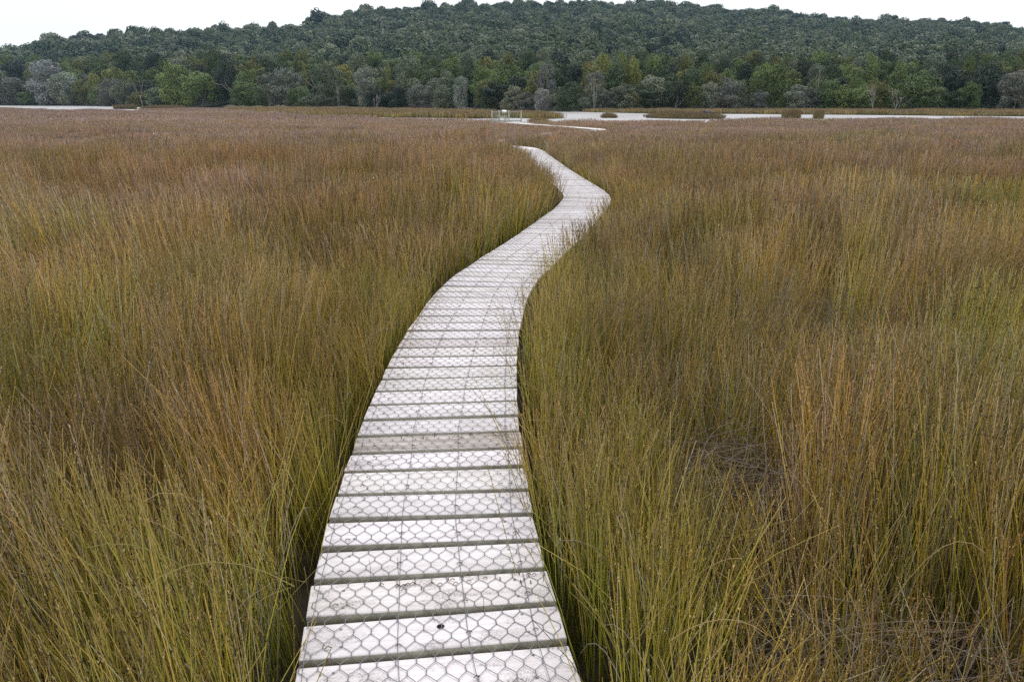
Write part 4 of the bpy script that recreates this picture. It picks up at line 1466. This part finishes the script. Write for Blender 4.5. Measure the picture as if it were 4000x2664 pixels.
# rings of constant relative depth, spacing that grows with the crowns
y_rel = 0.0
cand = []
frac = 0.37
while True:
    rr0 = np.array([0.0])
    wpx = np.interp(frac, [0.25, 1.0, 3.5, 6.0], [72, 50, 36, 30])
    step_r = wpx * 0.80 / F_PX
    r = np.arange(-0.80, 0.80, step_r)
    r = r + frng.uniform(-0.45, 0.45, len(r)) * step_r
    y = shore_y(r) * (1 + frac * (1 + frng.uniform(-0.06, 0.06, len(r))))
    yk = crest_y(r)
    k = y < yk + 14
    cand.append((r[k], y[k], np.full(k.sum(), wpx)))
    if not k.any(): break
    frac += 0.62 * wpx / F_PX * (1 + frac) * 1.35
r = np.concatenate([c[0] for c in cand]); y = np.concatenate([c[1] for c in cand]); wp = np.concatenate([c[2] for c in cand])
# a ragged line of crowns along the crest
rc = np.arange(-0.80, 0.80, 0.0055)
r = np.concatenate([r, rc + frng.uniform(-.002, .002, len(rc))])
y = np.concatenate([y, crest_y(rc) - frng.uniform(0, 22, len(rc))])
wp = np.concatenate([wp, np.full(len(rc), 28)])
z = hill_z(r, y)
w = wp * y * math.cos(PITCH) / F_PX * np.exp(frng.normal(0, 0.28, len(r))).clip(0.5, 1.9)
h = w * frng.uniform(0.75, 1.12, len(r))
tall = frng.random(len(r)) < 0.06
h[tall] *= 1.4
rot = np.stack([frng.normal(0, 0.06, len(r)), frng.normal(0, 0.06, len(r)), frng.uniform(0, 6.28, len(r))], 1)
forest = scatter('forest', np.stack([r * y, y, z - 0.15 * h], 1), frng.integers(0, len(HILLC), len(r)), rot, np.stack([w, w, h], 1), HILLC, MAT_FOREST)
tag(forest, 'dense dark evergreen forest covering the hill behind the shoreline trees', 'forest', kind='stuff')

# ------------------------------------------------------------------ viewing platform, bench, sign, bird
Y_BACK, Y_FRONT = 61.6, 60.2


def at_depth(X, Y):
    """x at a given distance for a photo column"""
    return slope(X, 450)[0] * Y


plat = empty('viewing_platform', (at_depth(1985, Y_BACK), Y_BACK, 0))
tag(plat, 'small timber viewing platform with four round posts and rails at the end of the boardwalk', 'platform')
PX, PY = plat.location.x, plat.location.y
xs = {1: (at_depth(1921.5, Y_FRONT), Y_FRONT), 2: (at_depth(1950, Y_BACK), Y_BACK), 3: (at_depth(1987.5, Y_BACK), Y_BACK), 4: (at_depth(2036, Y_BACK), Y_BACK)}
RAIL_Z = 1.12
for k, (x, y) in xs.items():
    g = Geo()
    g.tubes(np.array([[[0, 0, -0.3], [0, 0, 0.5], [0, 0, 1.15], [0, 0, 1.22]]]), np.array([[0.058, 0.056, 0.052, 0.03]]), 10, cap=True)
    g.obj('post', MAT_TIMBER_PALE, plat, (x - PX, y - PY, 0))
g = Geo()
poly = [(xs[1][0] - 0.05, Y_FRONT - 0.25), (xs[4][0] + 0.1, Y_FRONT - 0.4), (xs[4][0] + 0.1, Y_BACK - 0.08), (xs[2][0] - 0.1, Y_BACK - 0.08)]
V = [(x - PX, y - PY, DECK) for x, y in poly] + [(x - PX, y - PY, DECK - 0.14) for x, y in poly]
g.add(V, np.array([[0, 1, 2, 3], [7, 6, 5, 4], [0, 4, 5, 1], [1, 5, 6, 2], [2, 6, 7, 3], [3, 7, 4, 0]]))
g.obj('deck', MAT_PLANK, plat).color = (0.95, 0.94, 0.92, 0.2)
for a, b in ((1, 2), (2, 3), (3, 4)):
    (x0, y0), (x1, y1) = xs[a], xs[b]
    for nm, zz, rad in (('top_rail', RAIL_Z - 0.02, 0.026), ('bottom_rail', DECK + 0.10, 0.03)):
        g = Geo()
        g.tubes(np.array([[[x0 - PX, y0 - PY, zz], [(x0 + x1) / 2 - PX, (y0 + y1) / 2 - PY, zz], [x1 - PX, y1 - PY, zz]]]), rad, 8, cap=True)
        g.obj(nm, MAT_STEEL, plat)
    n = max(4, int(math.hypot(x1 - x0, y1 - y0) / 0.1))
    t = (np.arange(n) + 0.5) / n
    P = np.stack([np.stack([x0 + (x1 - x0) * t - PX, y0 + (y1 - y0) * t - PY, np.full(n, zz)], 1) for zz in (DECK + 0.10, 0.7, RAIL_Z - 0.03)], 1)
    g = Geo()
    g.tubes(P, 0.006, 6)
    g.obj('baluster_panel', MAT_STEEL, plat)

bx0, bx1, by_ = at_depth(1940, 60.6), at_depth(1981, 60.6), 60.6
bench = empty('bench', ((bx0 + bx1) / 2, by_, DECK))
tag(bench, 'plain timber bench standing in front of the platform railing', 'bench')
g = Geo(); g.box((0, 0, 0.45), (bx1 - bx0, 0.34, 0.05)); g.obj('seat', MAT_TIMBER_PALE, bench)
g = Geo(); g.box((0, -0.12, 0.37), (bx1 - bx0 - 0.06, 0.035, 0.09)); g.obj('apron', MAT_TIMBER_PALE, bench)
for X in (1948, 1977):
    g = Geo(); g.box((at_depth(X, by_) - (bx0 + bx1) / 2, 0, 0.20), (0.10, 0.26, 0.43)); g.obj('leg', MAT_TIMBER_PALE, bench)

sx = at_depth(1970, Y_BACK + 0.25)
sign = empty('information_sign', (sx, Y_BACK + 0.22, 0))
tag(sign, 'white slanted information panel on the railing of the viewing platform', 'sign')
g = Geo()
V = np.array([[-0.155, -0.10, 1.05], [0.195, -0.10, 1.05], [0.155, 0.10, 1.225], [-0.195, 0.10, 1.225]])
V2 = V + np.array([0, 0.01, -0.02])
g.add(np.concatenate([V, V2]), np.array([[0, 1, 2, 3], [7, 6, 5, 4], [0, 4, 5, 1], [1, 5, 6, 2], [2, 6, 7, 3], [3, 7, 4, 0]]))
g.obj('panel', MAT_SIGN, sign)
g = Geo(); g.tubes(np.array([[[0, 0.02, 0.2], [0, 0.02, 0.7], [0, 0.02, 1.115]]]), 0.03, 8); g.obj('post', MAT_TIMBER_PALE, sign)

# a white bird among the far rushes: one skinned body
bp = on_plane(2757, 477, 0.42)
bm = bpy.data.meshes.new('bird')
joints = [(0, 0, 0), (-0.05, 0.01, 0.01), (-0.10, 0.0, 0.0), (0.05, 0.0, 0.05), (0.06, 0, 0.11), (0.055, -0.015, 0.155), (0.02, -0.03, 0.15), (-0.02, 0.02, -0.09), (-0.02, 0.02, -0.2), (0.02, 0.02, -0.09), (0.02, 0.02, -0.2)]
bm.from_pydata(joints, [(0, 1), (1, 2), (0, 3), (3, 4), (4, 5), (5, 6), (0, 7), (7, 8), (0, 9), (9, 10)], [])
bird = link('bird', bm, None, (bp[0], bp[1], 0.40))
bm.materials.append(MAT_FEATHER)
sk = bird.modifiers.new('skin', 'SKIN')
rads = [0.075, 0.06, 0.02, 0.06, 0.03, 0.03, 0.007, 0.01, 0.006, 0.01, 0.006]
for v, rd in zip(bm.skin_vertices[0].data, rads): v.radius = (rd, rd)
bm.skin_vertices[0].data[0].use_root = True
sb = bird.modifiers.new('smooth', 'SUBSURF'); sb.levels = 1; sb.render_levels = 2
tag(bird, 'small white bird among the far rushes right of the viewing platform', 'bird')

# ------------------------------------------------------------------ haze
HAZE = 0.00010
if HAZE > 0:
    g = Geo()
    g.box((0, 860, 88), (4200, 2000, 178))
    hz = M('haze')
    hz.nt.nodes.remove(hz.b)
    pv = hz.n('ShaderNodeVolumePrincipled')
    pv.inputs['Color'].default_value = (0.45, 0.70, 1.0, 1)
    pv.inputs['Density'].default_value = HAZE
    pv.inputs['Anisotropy'].default_value = 0.1
    hz.l(pv.outputs['Volume'], hz.nt.nodes['Material Output'].inputs['Volume'])
    tag(g.obj('haze', hz.m), 'thin pale blue air', 'haze', kind='stuff')
print('rush tufts', N_RUSH, 'forest crowns', len(r), 'trees', len(plan) + len(NAMED), 'planks', n_ind)
